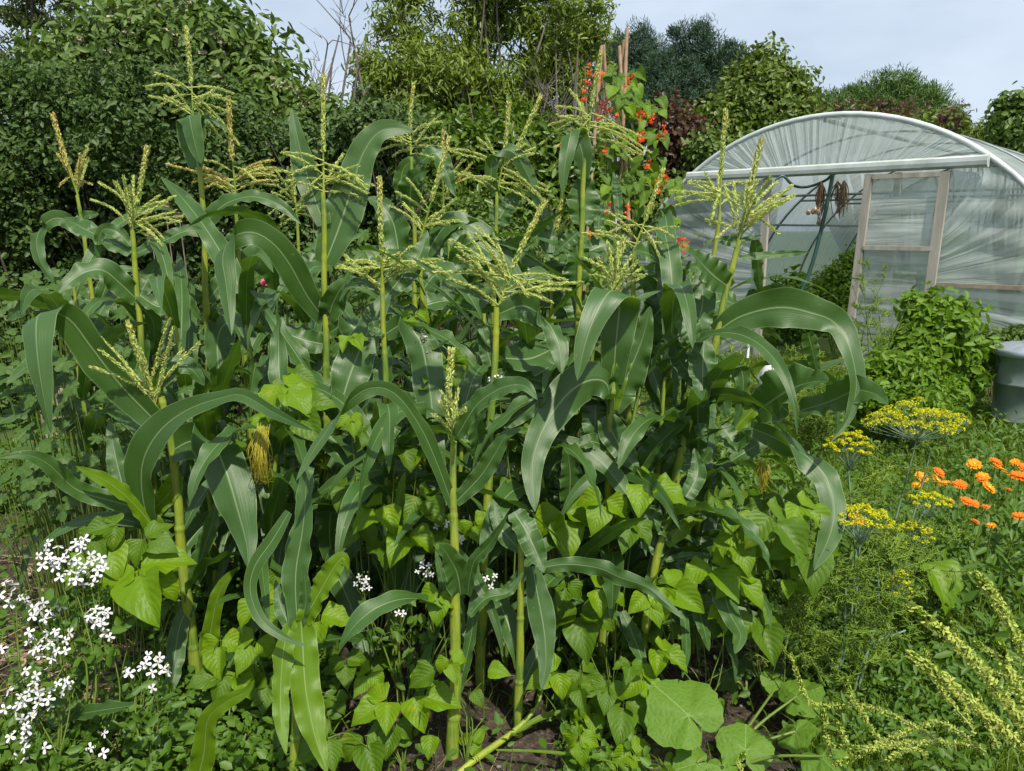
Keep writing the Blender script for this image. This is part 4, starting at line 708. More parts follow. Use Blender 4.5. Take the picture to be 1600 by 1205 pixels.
# more of the block, seen only as leaves between the others
for k, (x, Y) in enumerate([(-1.5, 3.3), (-1.0, 3.05), (-.62, 2.75), (-.15, 2.8), (.22, 2.7), (.62, 2.9), (.85, 3.2), (-1.2, 3.8), (-.6, 3.5), (0, 3.3), (.45, 3.5), (-.35, 4.0), (.8, 3.7), (.1, 4.2), (-1.9, 3.9), (-1.15, 2.75), (-.82, 2.5), (-.42, 2.45), (-.2, 2.55), (.12, 2.5), (.38, 2.55), (.55, 2.62), (.68, 2.66), (-1.75, 3.1), (-1.55, 2.8), (-.3, 3.1), (.3, 3.05), (.72, 3.25), (-.9, 3.4), (-1.3, 2.95)]):
    root = thing('corn_plant', 'leafy sweetcorn with no tassel showing, mostly hidden among the other stalks of the block', 'sweetcorn', (x, Y, 0), 'leafy sweetcorn hidden inside the block')
    h = rnd.uniform(.9, 1.15) if Y < 2.8 else rnd.uniform(1.1, 1.45); mb = MB(); P = cat_rom([(x, Y, -.02), (x+rnd.uniform(-.04, .04), Y, h*.5), (x+rnd.uniform(-.08, .08), Y, h)], 30); tube(mb, P, [.013, .006], 9); mb.build('stalk', M['stalk'], root)
    az = rnd.uniform(0, 6)
    for q in range(11):
        az += PI+rnd.uniform(-.5, .5); i = int((.12+.86*q/10)*29); wild_blade(root, P[i], az, rnd.uniform(.42, .8), rnd.uniform(.05, .10), rnd.uniform(.8, 1.4), rnd.uniform(-1.5, -.5) if rnd.random() < .65 else rnd.uniform(-.3, .8))
for o_, (px, py, Y, az, L, e0, e1) in enumerate([(560, 800, 2.3, -1.9, .5, .9, -1.4), (840, 760, 2.3, -1.2, .55, 1., -1.4), (905, 830, 2.25, -2.2, .5, .8, -1.4), (1000, 840, 2.25, -.9, .5, .9, -1.3), (650, 930, 2.15, -2.6, .4, .9, -1.3), (960, 930, 2.2, -1.6, .4, .7, -1.3), (380, 760, 2.2, -1.0, .5, 1., -1.4), (500, 700, 2.4, -1.8, .55, 1., -1.4), (1090, 720, 2.35, -2.4, .5, 1., -1.2), (1060, 860, 2.2, -.6, .45, 1., -1.3)]):
    hp = min([o for o in sc.objects if o.name.startswith('corn_plant') and o.type == 'EMPTY'], key=lambda o: abs(o['_l'][0]-at(px, py, Y)[0])+abs(o['_l'][1]-Y-.1)*.6)
    stv = [c for c in hp.children if c.name.startswith('stalk')][0].data.vertices; z = at(px, py, Y)[2]; q = min(stv, key=lambda v_: abs(v_.co.z+hp['_l'][2]-z)).co
    wild_blade(hp, np.array([q.x+hp['_l'][0], q.y+hp['_l'][1], q.z+hp['_l'][2]]), az, L, .07+.01*(o_ % 3), e0, e1)
# cobs with silk
def cob(root, px, py, Y, l, wd, hang=1):
    mb = MB(); c = at(px, py, Y); e = at(px+2, py+l, Y); tube(mb, [c, c*.7+e*.3, c*.4+e*.6, e], [wd*.6, wd, wd*.9, wd*.2], 10, n=12); hk = mb.build('cob', M['stalk'], root)
    m2 = MB(); rng = np.random.default_rng(int(px))
    for q in range(110):
        a = c*.95+e*.05+rng.normal(0, wd*.45, 3); t = e+np.array([rng.normal(0, wd*.8), rng.normal(0, wd*.6)-.01, -rng.uniform(-.03, .05)]); md = (a+t)/2+rng.normal(0, .008, 3)-np.array([0, wd*.9, 0]); tube(m2, [a, md, t, t+rng.normal(0, .008, 3)], [.0009, .0007, .0004], 3, n=9, cap=False)
    m2.build('silk', M['silk'], hk)
plants = [o for o in sc.objects if o.name.startswith('corn_plant') and o.type == 'EMPTY']
cob(plants[2], 408, 668, 2.2, 62, .021); 
cob([p for p in plants if 'leaning right and a great' in p['label']][0], 1190, 722, 2.5, 22, .012)
print('corn', len(plants))
# ------------------------------------------------------------------ climbing beans
def ovate(mb, base, d, n_, L, W2, rng, droop=.35, K=7, N=12, heart=True):
    d = nrm(d-n_*np.dot(d, n_)); s = np.cross(d, n_); v = np.linspace(0, 1, N); ang = -droop*v**1.5
    dirs = d*np.cos(ang)[:, None]+n_*np.sin(ang)[:, None]; P = base+np.concatenate([[np.zeros(3)], np.cumsum((dirs[:-1]+dirs[1:])/2, axis=0)])*L/(N-1)
    T = nrm(np.gradient(P, axis=0)); S = np.tile(s, (N, 1)); Nn = np.cross(S, T)
    wd = W2*1.08*np.sin(PI*np.clip(v, 0, 1)**.52)**.85*(1-.35*v**2); wd = np.maximum(wd, .0); wd[0] = W2*.12; wd[-1] = .001
    strip(mb, P, S, Nn, wd, K, rng.uniform(.08, .42), rng.uniform(.04, .13), rng.uniform(1.2, 2.6), (rng.uniform(0, 6), rng.uniform(0, 6)), cup=rng.uniform(-.05, .12))
def trifol(root, C, tipdir, nn, L, rng, mat='bean', petiole=None, name='leaf', tri=True):
    mb = MB(); nn = nrm(nn); d = nrm(tipdir-nn*np.dot(tipdir, nn)); s = np.cross(d, nn)
    ovate(mb, C+d*L*.22, d, nn, L, L*.76, rng, droop=rng.uniform(.3, 1.0))
    if tri:
        for sg in (-1, 1):
            n2 = nrm(nn+s*sg*rng.uniform(.1, .5)); ovate(mb, C+s*sg*L*.06, d*rng.uniform(.1, .6)+s*sg, n2, L*.9, L*.70, rng, droop=rng.uniform(.3, 1.1))
        tube(mb, [C, C+d*L*.22], .0012, 4, 0, cap=False)
    lf = mb.build(name, M[mat], root)
    if petiole is not None:
        m2 = MB(); e = np.array(petiole); tube(m2, [C, (C+e)/2+UP*.03, e], [.0012, .0018], 4, n=8, cap=False); m2.build('leaf_stem', M['beanstem'], lf)
    return lf
def beanplant(label, Y, base_px, lst, seed, group='bean plants climbing among the sweetcorn', stems=True, mat='bean', fillers=0, fbox=None):
    rng = np.random.default_rng(seed); b = at(base_px, 900, Y); b[2] = 0
    root = thing('bean_plant', label, 'bean plant', b, group); top = b.copy()
    st = []
    for (px, py, r_, ang, *rest) in lst:
        y = Y+(rest[0] if rest else 0)+rng.uniform(-.03, .03); C = at(px, py, y)
        if C[2] < .03: C = atz(px, py, .06+rng.uniform(0, .05)); y = C[1]
        L = r_/FPX*y*1.25*rng.uniform(.72, 1.2); a = math.radians(ang); d = RT*math.cos(a)+UPc*math.sin(a)-FW*rng.uniform(.0, .3)
        nn = UP*rng.uniform(.5, 1.1)-FW*rng.uniform(.45, .9)+RT*rng.normal(0, .25)
        pet = b*.4+C*.6+np.array([rng.normal(0, .02), .03, -.10*C[2]-.02]); pet[2] = max(pet[2], .01); st.append(pet); tri = not (len(rest) > 1 and rest[1] == 1)
        trifol(root, C, d, nn, L, rng, mat if rng.random() < .5 else 'beandark', pet, tri=tri)
    for q in range(fillers):
        x0, y0, x1, y1 = fbox; px, py = rng.uniform(x0, x1), rng.uniform(y0, y1); y = Y+rng.uniform(.05, .45); C = at(px, py, y)
        if C[2] < .05: C = atz(px, py, rng.uniform(.05, .2))
        nn = UP*rng.uniform(.6, 1.2)-FW*rng.uniform(.3, .8)+RT*rng.normal(0, .4); a = rng.uniform(-2.6, -.5); trifol(root, C, RT*math.cos(a)+UPc*math.sin(a), nn, rng.uniform(.05, .11), rng, 'beandark', b*.5+C*.5+UP*.02)
    mb = MB()
    for p in st: tube(mb, [b, b*.6+p*.4+np.array([rng.normal(0, .03), rng.normal(0, .02), .03]), p], [.003, .002, .0015], 5, n=12, cap=False)
    if st: mb.build('stem', M['beanstem'], root)
    return root
beanplant('bean plant with large pale lit leaves on the left between the corn stalks', 2.55, 450, [(440, 600, 48, -60, -.1), (470, 640, 52, -50, -.15), (425, 650, 40, -110), (445, 585, 36, -10)], 1, fillers=4, fbox=(330, 640, 520, 900))
beanplant('bean plant with deeply veined round leaves left of centre', 2.4, 575, [(548, 650, 30, -80), (545, 755, 34, -100), (620, 690, 42, -70), (655, 700, 34, -40), (648, 490, 34, -100, .3), (548, 525, 26, -60, .3)], 2, fillers=4, fbox=(480, 640, 720, 960))
beanplant('bean plant with a bank of bright yellow-green leaves behind the front stalk', 2.3, 640, [(598, 790, 55, -130), (655, 775, 55, -50), (690, 820, 44, -80), (640, 830, 50, -110), (600, 850, 40, -90), (740, 815, 44, -60), (560, 820, 40, -120)], 3, fillers=6, fbox=(560, 760, 860, 1000))
beanplant('small yellow-green bean twining up the front corn stalk', 2.0, 725, [(688, 925, 40, -95, .0), (703, 1030, 36, -70, -.02), (690, 1040, 40, -150, -.02, 1), (755, 1045, 38, -10, .0, 1), (735, 1075, 26, -60, .0, 1), (735, 1165, 24, 60)], 4)
beanplant('bean plant with broad shining leaves at the bottom left of the front stalk', 2.0, 620, [(650, 1085, 50, -10), (605, 1095, 60, -140), (615, 1130, 45, -100), (570, 1150, 48, -70), (675, 1140, 40, -95, 0, 1), (580, 1050, 40, -120, .1)], 5, fillers=6, fbox=(500, 1000, 620, 1180))
beanplant('bean plant with two large sunlit veined leaves right of centre', 2.35, 960, [(945, 780, 50, -110), (1005, 755, 58, -30), (990, 815, 44, -110), (880, 800, 50, -90, .1), (850, 815, 44, -60, .1)], 6, fillers=5, fbox=(830, 760, 1080, 960))
beanplant('bean plant with glowing heart-shaped yellow leaves behind the long hanging blade', 2.3, 910, [(905, 950, 54, -80), (930, 920, 40, -20), (885, 910, 44, -110)], 7, fillers=6, fbox=(860, 880, 1040, 1060))
beanplant('low spreading bean with many overlapping leaves on the soil below the centre right', 2.1, 950, [(870, 1050, 34, -150), (905, 1070, 40, -70), (925, 1105, 42, -80), (975, 1095, 48, -100), (1000, 1055, 40, -60), (1030, 1015, 46, -45), (985, 1035, 40, -110), (910, 1125, 36, -120), (950, 1070, 36, -100)], 8)
beanplant('low bean at the bottom edge right of the front stalk with pointed ribbed leaves', 1.95, 970, [(935, 1175, 40, -80), (985, 1170, 48, -60), (900, 1185, 34, -130), (1035, 1195, 34, -60), (965, 1200, 40, -90), (905, 1150, 34, -80)], 9)
beanplant('large-leaved bean on the right of the block with hanging pointed leaves', 2.35, 1210, [(1205, 805, 74, -60, -.1), (1262, 840, 78, -95, -.1), (1150, 800, 42, -120), (1150, 840, 50, -80), (1215, 860, 40, -70), (1170, 850, 40, -30), (1250, 790, 50, -60)], 10, fillers=8, fbox=(1100, 760, 1290, 940))
beanplant('bean with three small rounded leaflets against the dark soil by the dill', 2.25, 1235, [(1235, 905, 30, -40)], 11)
beanplant('bean plant low on the right of the block with soft green leaves over the soil', 2.25, 1110, [(1040, 915, 44, -40), (1130, 950, 36, -90), (1185, 965, 46, -80), (1110, 880, 48, -70), (1150, 900, 40, -60), (1010, 930, 42, -70)], 12, fillers=8, fbox=(980, 860, 1200, 990))
beanplant('bean leaf glowing yellow-green among the dill flowers', 2.6, 1440, [(1440, 865, 62, -85, 0, 1), (1475, 880, 40, -60, .05)], 13)
beanplant('large pale bean leaves at the left beside the white flowers', 2.15, 190, [(180, 822, 40, -160), (165, 850, 55, -100), (215, 885, 72, -60), (240, 910, 60, -110), (170, 905, 50, -90), (150, 830, 34, -60), (225, 840, 40, -20)], 14, fillers=6, fbox=(120, 830, 290, 980))
beanplant('bean plant at the foot of the left corn stalks', 2.2, 400, [(345, 1000, 40, -80), (370, 1050, 44, -60), (400, 1000, 40, -110), (420, 1060, 40, -90), (405, 940, 40, -60), (540, 1030, 40, -80), (500, 960, 44, -80)], 15, fillers=8, fbox=(330, 880, 600, 1150))
beanplant('bean plant in the shade in the middle of the block', 2.7, 800, [(820, 700, 40, -80), (700, 560, 36, -80), (730, 700, 40, -60)], 16, fillers=12, fbox=(480, 620, 1100, 900))
# ------------------------------------------------------------------ lobed leaves: squash, cucumber and the plants at the left
def lobed(mb, C, nn, d, R, rng, lobes=5, depth=.16, N=40, K=6, cup=.12):
    nn = nrm(nn); d = nrm(d-nn*np.dot(d, nn)); s = np.cross(d, nn); V = []; U = []; wob = rng.uniform(0, 6)
    c0 = C-d*R*.28
    for i in range(N+1):
        a = -PI*.96+2*PI*.96*i/N; lob = abs(math.cos(a*lobes/2)); r = R*1.12*math.cos(a*.5)**.30*(1-depth+depth*lob)*(1+.03*math.sin(i*2.6+wob)); vein = 1-lob
        for k in range(K):
            f = k/(K-1); z = -cup*R*f*f+.05*R*f*math.sin(a*3+wob)*1.8+.03*R*f*math.sin(a*7+wob*2)+(.05*R*f*(1-lob))
            V.append(c0+(d*math.cos(a)+s*math.sin(a))*r*f+nn*z); U.append((f, abs(math.sin(a*lobes/2))*f))
    mb.add(V, [[i*K+k, i*K+k+1, (i+1)*K+k+1, (i+1)*K+k] for i in range(N) for k in range(K-1)], U)
def lobedplant(name, label, cat, base, lst, seed, mat='squash', lobes=5, depth=.16, group=None, stem_r=.006):
    rng = np.random.default_rng(seed); root = thing(name, label, cat, base, group); b = np.array(base, float)
    for (C, R, dirn, nn) in lst:
        mb = MB(); lobed(mb, C, nn, dirn, R, rng, lobes, depth); lf = mb.build('leaf', M[mat], root)
        m2 = MB(); c0 = C-nrm(dirn)*R*.28-nrm(nn)*.003; bb = b if stem_r > .004 else np.array([C[0]*.7+b[0]*.3, C[1]*.7+b[1]*.3+.06, 0]); tube(m2, [c0, (c0+bb)/2+UP*.02+rng.normal(0, .01, 3)+FW*R*.6*(stem_r < .004), bb], [stem_r*.6, stem_r], 6, n=10, cap=False); m2.build('leaf_stem', M['beanstem'], lf)
    return root
def Ld(px, py, r_, ang, z, tilt=.5, sx=0.):
    C = atz(px, py, z); a = math.radians(ang); return (C, r_/FPX*C[1]*1.08, RT*math.cos(a)+UPc*math.sin(a)*1.0, UP-FW*tilt+RT*sx)
lobedplant('squash_plant', 'squash with large round pale leaves on the bare soil at the lower right', 'squash plant', atz(1115, 1215, 0)*np.array([1, 1, 0]),
           [Ld(1062, 1105, 66, 120, .20, .6, -.1), Ld(1165, 1160, 46, 80, .10, .5), Ld(1080, 1195, 36, -160, .07), Ld(1255, 1085, 40, 10, .12, .2, -.5), Ld(1245, 1150, 34, -60, .10, .1, -.7), Ld(1210, 1065, 28, 150, .08, .4, .3), Ld(1290, 1190, 40, -60, .14, .2, -.5), Ld(1130, 1205, 26, -90, .06)], 70, lobes=5, depth=.10)
lobedplant('dock_seedling', 'small dull green seedling with jagged leaves on the soil above the squash', 'plant', atz(1165, 1085, 0)*np.array([1, 1, 0]),
           [Ld(1135, 1060, 26, 150, .06), Ld(1165, 1040, 22, 80, .08, .8), Ld(1215, 1045, 24, 60, .06)], 71, mat='veg', depth=.3, lobes=7)
rng = np.random.default_rng(72)
spots = [(60, 470, 3.6, 'leafy vegetable plant with a yellow flower under the hedge at the far left', 7), (170, 480, 4.3, 'leafy vegetable plants around the yellow dill head at the left', 10), (40, 600, 3.0, 'leafy plant below the drooping corn blade at the far left', 8), (130, 620, 2.8, 'leafy plant behind the arching left corn blade', 12),
         (250, 500, 3.9, 'leafy plant between the second and third stalks from the left', 10), (60, 740, 2.6, 'shaded leafy plant beneath the lowest left corn blade', 12), (200, 690, 2.75, 'leafy plant in shade left of the front left stalk', 10), (420, 440, 4.4, 'leafy plant with a pink flower behind the left corn', 10), (100, 770, 2.5, 'weedy leafy plant on the soil above the white flowers', 6), (330, 560, 3.6, 'leafy plant in the shade behind the front left sweetcorn', 8),
         (730, 440, 4.6, 'leafy plant behind the middle of the corn block', 10), (560, 470, 4.7, 'leafy plant behind the left centre of the corn block', 10), (880, 450, 4.6, 'leafy plant behind the corn right of centre', 9)]
for k, (px, py, Y, lab, n) in enumerate(spots):
    b = at(px, py, Y); b[2] = 0; lst = []
    for q in range(n*4):
        x, y = px+rng.normal(0, 42), py+rng.normal(0, 34); C = at(x, y, Y+rng.uniform(-.25, .25)); C[2] = max(C[2], .05)
        a = rng.uniform(-2.8, -.3); lst.append((C, rng.uniform(10, 22)/FPX*Y*(.85 if Y > 3 else .9), RT*math.cos(a)+UPc*math.sin(a), UP*rng.uniform(.5, 1)-FW*rng.uniform(.4, 1)+RT*rng.normal(0, .3)))
    lobedplant('vegetable_plant', lab, 'vegetable', b, lst, 73+k, mat='veg', depth=rng.choice([.30, .42, .5]), lobes=int(rng.choice([5, 7])), group='leafy vegetables in the bed', stem_r=.002)
# ------------------------------------------------------------------ flowers
def petals(mb, c, nn, R, n, w_, rng, mi=0, droop=.0, gap=.12, closed=0., tip=.25):
    nn = nrm(nn); ref = nrm(np.cross(nn, [.3, .5, .81])); r2 = np.cross(nn, ref); ph = rng.uniform(0, 6)
    for k in range(n):
        a = ph+2*PI*k/n+rng.normal(0, .06); d = ref*math.cos(a)+r2*math.sin(a); s = np.cross(nn, d); Rk = R*rng.uniform(.88, 1.06)
        V = []; prof = [(gap, .3), (.45, .75), (.78, 1.), (.97, .75), (1.0, tip)]
        for f, ww in prof:
            cpt = c+d*Rk*f+nn*(closed*Rk*f-droop*Rk*f*f); V += [cpt-s*R*w_*ww/2, cpt-nn*R*.03, cpt+s*R*w_*ww/2]
        mb.add(V, [[i*3+j, i*3+j+1, i*3+j+4, i*3+j+3] for i in range(4) for j in range(2)], None, mi)
def ball(mb, c, r, mi=0, k=6, sq=1.):
    tube(mb, [np.array(c)-UP*r*sq, np.array(c)-UP*r*.7*sq, c, np.array(c)+UP*r*.7*sq, np.array(c)+UP*r*sq], [r*.15, r*.7, r, r*.7, r*.15], k, mi)
def radish(label, base, clusters, seed, size=.0158, Y=None):
    rng = np.random.default_rng(seed); root = thing('radish_plant', label, 'flowering plant', base); b = np.array(base, float); st = MB(); lv = MB()
    protos = []
    for v in range(4):
        mb = MB(); nn = nrm(np.array([rng.normal(0, .1), -.75, .75]))
        petals(mb, np.zeros(3), nn, size, 4, .56, rng, 0, droop=.15, gap=.1, tip=.55); ball(mb, nn*.001, .0016, 1, 5); tube(mb, [nn*0, -nn*.007-UP*.004], [.0016, .001], 4, 2, cap=False)
        protos.append(mb)
    first = [None]*4
    for (px, py, r_, n, yy) in clusters:
        c = at(px, py, yy); 
        if c[2] < .05: c = atz(px, py, .1)
        yy = c[1]; s = yy/FPX; foot = c-UP*.07*1-np.array([0, -.02, 0]); 
        mid = (b+foot)/2+np.array([rng.normal(0, .05), rng.normal(0, .03), .02]); tube(st, [b, mid, foot, c-UP*.01], [.0045, .0035, .002, .0012], 6, n=18, cap=False)
        for q in range(5):
            f = rng.uniform(.3, .95); q0 = b*(1-f)+foot*f if f < .5 else mid*(1-f)*2+foot*(2*f-1); lf = q0+rng.normal(0, .035, 3); leaves(lv, lf[None]+rng.normal(0, .012, (4, 3)), np.tile([0, -.5, .8], (4, 1)), .045, .5, rng=rng); tube(st, [q0, lf], .0008, 3, cap=False)
        n = max(1, round(n*.82))
        for q in range(n):
            if n == 1: off = np.zeros(3)
            else:
                a = rng.uniform(0, 2*PI); rr = math.sqrt((q+.4)/n)*r_*s; off = RT*rr*math.cos(q*2.4)+UPc*rr*math.sin(q*2.4)*.9+FW*rng.normal(0, r_*s*.4)
            p = c+off; v = q % 4; tube(st, [foot+UP*.02, foot*.4+p*.6-UP*.004, p], [.0009, .0008, .0007], 3, n=5, cap=False)
            if first[v] is None: o = protos[v].build('flower', [M['white'], M['yellow'], M['dill']], None, loc=None); first[v] = o.data; o.parent = root
            else: o = bpy.data.objects.new('flower', first[v]); sc.collection.objects.link(o); o.parent = root
            o.location = tuple(p-b); o.rotation_euler = (rng.normal(0, .4), rng.normal(0, .4), rng.normal(0, .6)); sca = rng.uniform(.8, 1.12); o.scale = (sca, sca, sca)
        for q in range(6): ball(st, c+rng.normal(0, r_*s*.3+.004, 3)+UP*.012, .0022, 0, 5, 1.6)
    st.build('stem', M['beanstem'], root); lv.build('foliage', M['weed'], root)
radish('large clump of white four-petalled flowers at the lower left, upper heads', at(100, 1190, 1.9)*np.array([1, 1, 0]), [(80, 865, 24, 10, 1.95), (105, 882, 34, 15, 1.95), (150, 880, 18, 8, 2.0), (12, 915, 10, 3, 1.95), (8, 935, 18, 6, 1.95), (36, 938, 10, 3, 1.95), (52, 948, 12, 4, 1.95), (76, 955, 22, 11, 1.95), (150, 965, 20, 13, 1.95), (168, 995, 10, 3, 1.95), (125, 850, 12, 5, 1.98), (145, 900, 16, 5, 1.98), (120, 915, 14, 3, 1.95)], 80)
radish('lower heads of white and faintly pink flowers at the bottom left corner', at(60, 1250, 1.8)*np.array([1, 1, 0]), [(60, 1000, 26, 11, 1.85), (90, 1005, 24, 9, 1.85), (75, 1030, 20, 5, 1.85), (45, 1068, 26, 8, 1.8), (98, 1072, 18, 6, 1.8), (52, 1100, 32, 11, 1.78), (18, 1112, 18, 5, 1.78), (40, 1130, 18, 5, 1.75), (152, 1178, 20, 3, 1.75), (163, 1146, 4, 1, 1.75), (6, 1020, 10, 2, 1.8), (25, 1160, 18, 3, 1.75), (60, 1170, 20, 3, 1.75), (30, 1190, 12, 2, 1.75)], 81, .015)
radish('small spray of seven white flowers beside the drooping blade at the lower left', at(230, 1150, 1.9)*np.array([1, 1, 0]), [(237, 1040, 22, 8, 1.9), (262, 1050, 5, 1, 1.9), (200, 1052, 8, 2, 1.95), (238, 1076, 8, 1, 1.9)], 82)
radish('thin white-flowered stems threading among the bean leaves around the front stalk', at(630, 1050, 2.25)*np.array([1, 1, 0]), [(692, 822, 12, 6, 2.3), (719, 838, 9, 4, 2.3), (664, 890, 16, 8, 2.2), (566, 912, 16, 8, 2.25), (766, 908, 16, 6, 2.2), (626, 960, 7, 3, 2.2)], 83, .0115)
radish('wisps of small white flowers high between the stalks in the middle of the corn', at(790, 760, 2.5)*np.array([1, 1, 0]), [(780, 590, 16, 7, 2.4), (803, 494, 6, 2, 2.5), (662, 525, 5, 2, 2.6), (672, 552, 5, 2, 2.6), (708, 440, 6, 2, 3.4)], 84, .011)
radish('faint cluster of small white flowers far behind the centre of the corn', at(826, 480, 4.4)*np.array([1, 1, 0]), [(826, 418, 12, 14, 4.4)], 85, .015)
# pot marigolds
def marigolds():
    heads = [(1556, 722, 13, 0), (1522, 725, 13, 1), (1562, 733, 14, 1), (1536, 744, 12, 1), (1595, 745, 22, 0), (1545, 762, 14, 1), (1467, 738, 12, 2), (1440, 745, 14, 1), (1463, 750, 14, 1), (1478, 755, 10, 1), (1432, 758, 10, 1), (1500, 757, 13, 2), (1535, 750, 10, 2), (1511, 783, 12, 0), (1523, 787, 9, 0), (1540, 792, 8, 2), (1524, 815, 9, 0), (1549, 821, 9, 1), (1594, 807, 15, 0), (1484, 782, 10, 1), (1598, 730, 10, 2), (1340, 812, 18, 1), (1575, 765, 8, 0), (1586, 722, 9, 1)]
    groups = {'clump of pot marigolds at the right edge with the largest orange blooms': [0, 2, 4, 5, 18, 20, 22, 23], 'pot marigolds between the dill heads and the orange clump at the right': [1, 3, 7, 11, 12, 13, 14, 15], 'pot marigolds tucked behind the lower yellow dill head': [6, 8, 9, 10, 19], 'low marigold buds with two small orange blooms below the main clump': [16, 17], 'single pale orange marigold caught in the left dill plant': [21]}
    for gi, (lab, ids) in enumerate(groups.items()):
        rng = np.random.default_rng(90+gi); pts = [at(heads[i][0], heads[i][1], 3.2-(heads[i][1]-720)*.006+rng.uniform(-.03, .03)) for i in ids]; b = np.mean(pts, axis=0); b[2] = 0
        root = thing('marigold_plant', lab, 'marigolds', b, 'pot marigolds at the right'); st = MB()
        for i, p in zip(ids, pts):
            R = heads[i][2]/FPX*p[1]*.9; mb = MB(); nn = np.array([rng.normal(0, .35), -.30+rng.normal(0, .3), .9]); mm = M['amber' if heads[i][3] == 1 else 'orange']
            petals(mb, p, nn, R, 17, .26, rng, 0, droop=.12, gap=.25, closed=.12, tip=.5); petals(mb, p+nn*.002, nn, R*.8, 15, .26, rng, 0, droop=.0, gap=.2, closed=.25, tip=.5); ball(mb, p+nn*.003, R*.22, 1 if heads[i][3] == 1 else 0, 8, .6); tube(mb, [p, p-nn*.008], [R*.3, R*.12], 7, 2)
            mb.build('flower', [mm, M['yellow'], M['weed']], root); q = b+(p-b)*np.array([.7, .7, 0]); tube(st, [q, q*.5+p*.5+rng.normal(0, .02, 3), p-UP*.006], [.003, .002], 5, n=8, cap=False)
        lv = MB(); n = 60*len(ids)+60; C = b+rng.normal(0, 1, (n, 3))*np.array([.19, .22, 0])+np.array([0, .05, 0]); C[:, 2] = rng.uniform(.02, max(p[2] for p in pts)*.78, n); leaves(lv, C, np.tile([0, -.5, .8], (n, 1)), .065, .32, jit=.5, rng=rng)
        st.build('stem', M['beanstem'], root); lv.build('foliage', M['weed'], root)
marigolds()
# dill
def fern(mb, base, d, L, rng, w_=.0013, depth=2):
    d = nrm(d); e = base+d*L; tube(mb, [base, (base+e)/2+rng.normal(0, L*.04, 3), e], [w_*1.2, w_*.7], 3, n=4, cap=False)
    if depth == 0: return
    n = 7 if depth > 1 else 6
    for k in range(n):
        f = .2+.8*k/n; dd = nrm(d*.7+rng.normal(0, .55, 3)); fern(mb, base*(1-f)+e*f, dd, L*(.5 if depth > 1 else .42)*(1.15-f*.6), rng, w_*.8, depth-1)
def umbel(root, c, R, flat, hub, rng, n=26, tilt=(0, 0), dens=1.):
    mb = MB(); yl = MB(); 
    for k in range(n):
        a = k*2.4; rr = math.sqrt((k+.5)/n); t = c+np.array([math.cos(a)*rr*R+tilt[0]*rr*math.cos(a), math.sin(a)*rr*R, flat*(1-rr*rr)+rng.normal(0, R*.08)+tilt[1]*math.cos(a)*rr*R])
        tube(mb, [hub, (hub+t)/2-UP*R*.06, t-UP*.012], [.0012, .0007], 4, n=5, cap=False)
        m = int(24*dens); g = nrm(rng.normal(0, 1, (m, 3)))*np.array([1, 1, .7])*R*.125; g[:, 2] = np.abs(g[:, 2])*.9
        for q in g[::3]: tube(mb, [t-UP*.012, t+q], .0005, 3, cap=False)
        P = t+g; leaves(yl, np.repeat(P, 3, 0)+rng.normal(0, .0012, (m*3, 3)), nrm(np.repeat(g, 3, 0)+[0, 0, .3]), 0.0055, .85, jit=.8, rng=rng)
    h = mb.build('umbel', M['dillstem'], root); yl.build('florets', M['umbel'], h)
def dill(label, Y, base_px, stems, umbels, ferns, seed, group='dill plants'):
    rng = np.random.default_rng(seed); b = at(base_px, 900, Y); b[2] = 0; root = thing('dill_plant', label, 'dill', b, group)
    for st in stems:
        mb = MB(); P = [at(x, y, Y+dy) for x, y, dy in st]; r_ = .0045; tube(mb, P, [r_, r_*.8, r_*.6], 7, n=22); mb.build('stem', M['dillstem'], root)
    for (px, py, r_, ry, hx, hy, n, dn) in umbels:
        c = at(px, py, Y-.02); R = r_/FPX*Y; umbel(root, c, R, ry/FPX*Y*.8, at(hx, hy, Y), rng, n, dens=dn)
    mb = MB()
    for (px, py, r_, n) in ferns:
        for q in range(int(n*1.9)):
            p = at(px+rng.normal(0, r_*.45), py+rng.normal(0, r_*.45), Y+rng.uniform(-.12, .12)); p[2] = max(p[2], .02); fern(mb, p, np.array([rng.normal(0, 1), rng.normal(0, .6), rng.uniform(-.2, 1.1)]), rng.uniform(.05, .10), rng, .0016)
    mb.build('foliage', M['dill'], root)
dill('tall dill with the widest flat yellow flower head above the marigolds', 2.75, 1400, [[(1385, 860, 0), (1405, 790, 0), (1432, 688, 0)], [(1400, 900, .0), (1440, 760, .0), (1455, 700, 0)]], [(1430, 662, 74, 26, 1432, 688, 60, 1.3)], [(1400, 760, 60, 14), (1450, 830, 50, 10), (1370, 720, 30, 6)], 100)
dill('dill with a round dense yellow head left of the widest one', 2.55, 1330, [[(1345, 950, 0), (1335, 850, 0), (1325, 730, 0)]], [(1326, 700, 36, 30, 1328, 735, 34, 1.4)], [(1330, 780, 45, 12), (1290, 840, 30, 8)], 101)
dill('dill with ragged half-faded heads low among the marigolds', 2.5, 1440, [[(1395, 960, 0), (1430, 830, 0), (1450, 790, 0)], [(1385, 1030, 0), (1395, 900, 0), (1405, 860, 0)]], [(1455, 785, 32, 16, 1450, 810, 26, .9), (1420, 835, 40, 20, 1410, 860, 26, .7), (1395, 855, 26, 20, 1400, 880, 16, .6)], [(1420, 880, 50, 16), (1380, 840, 40, 12)], 102)
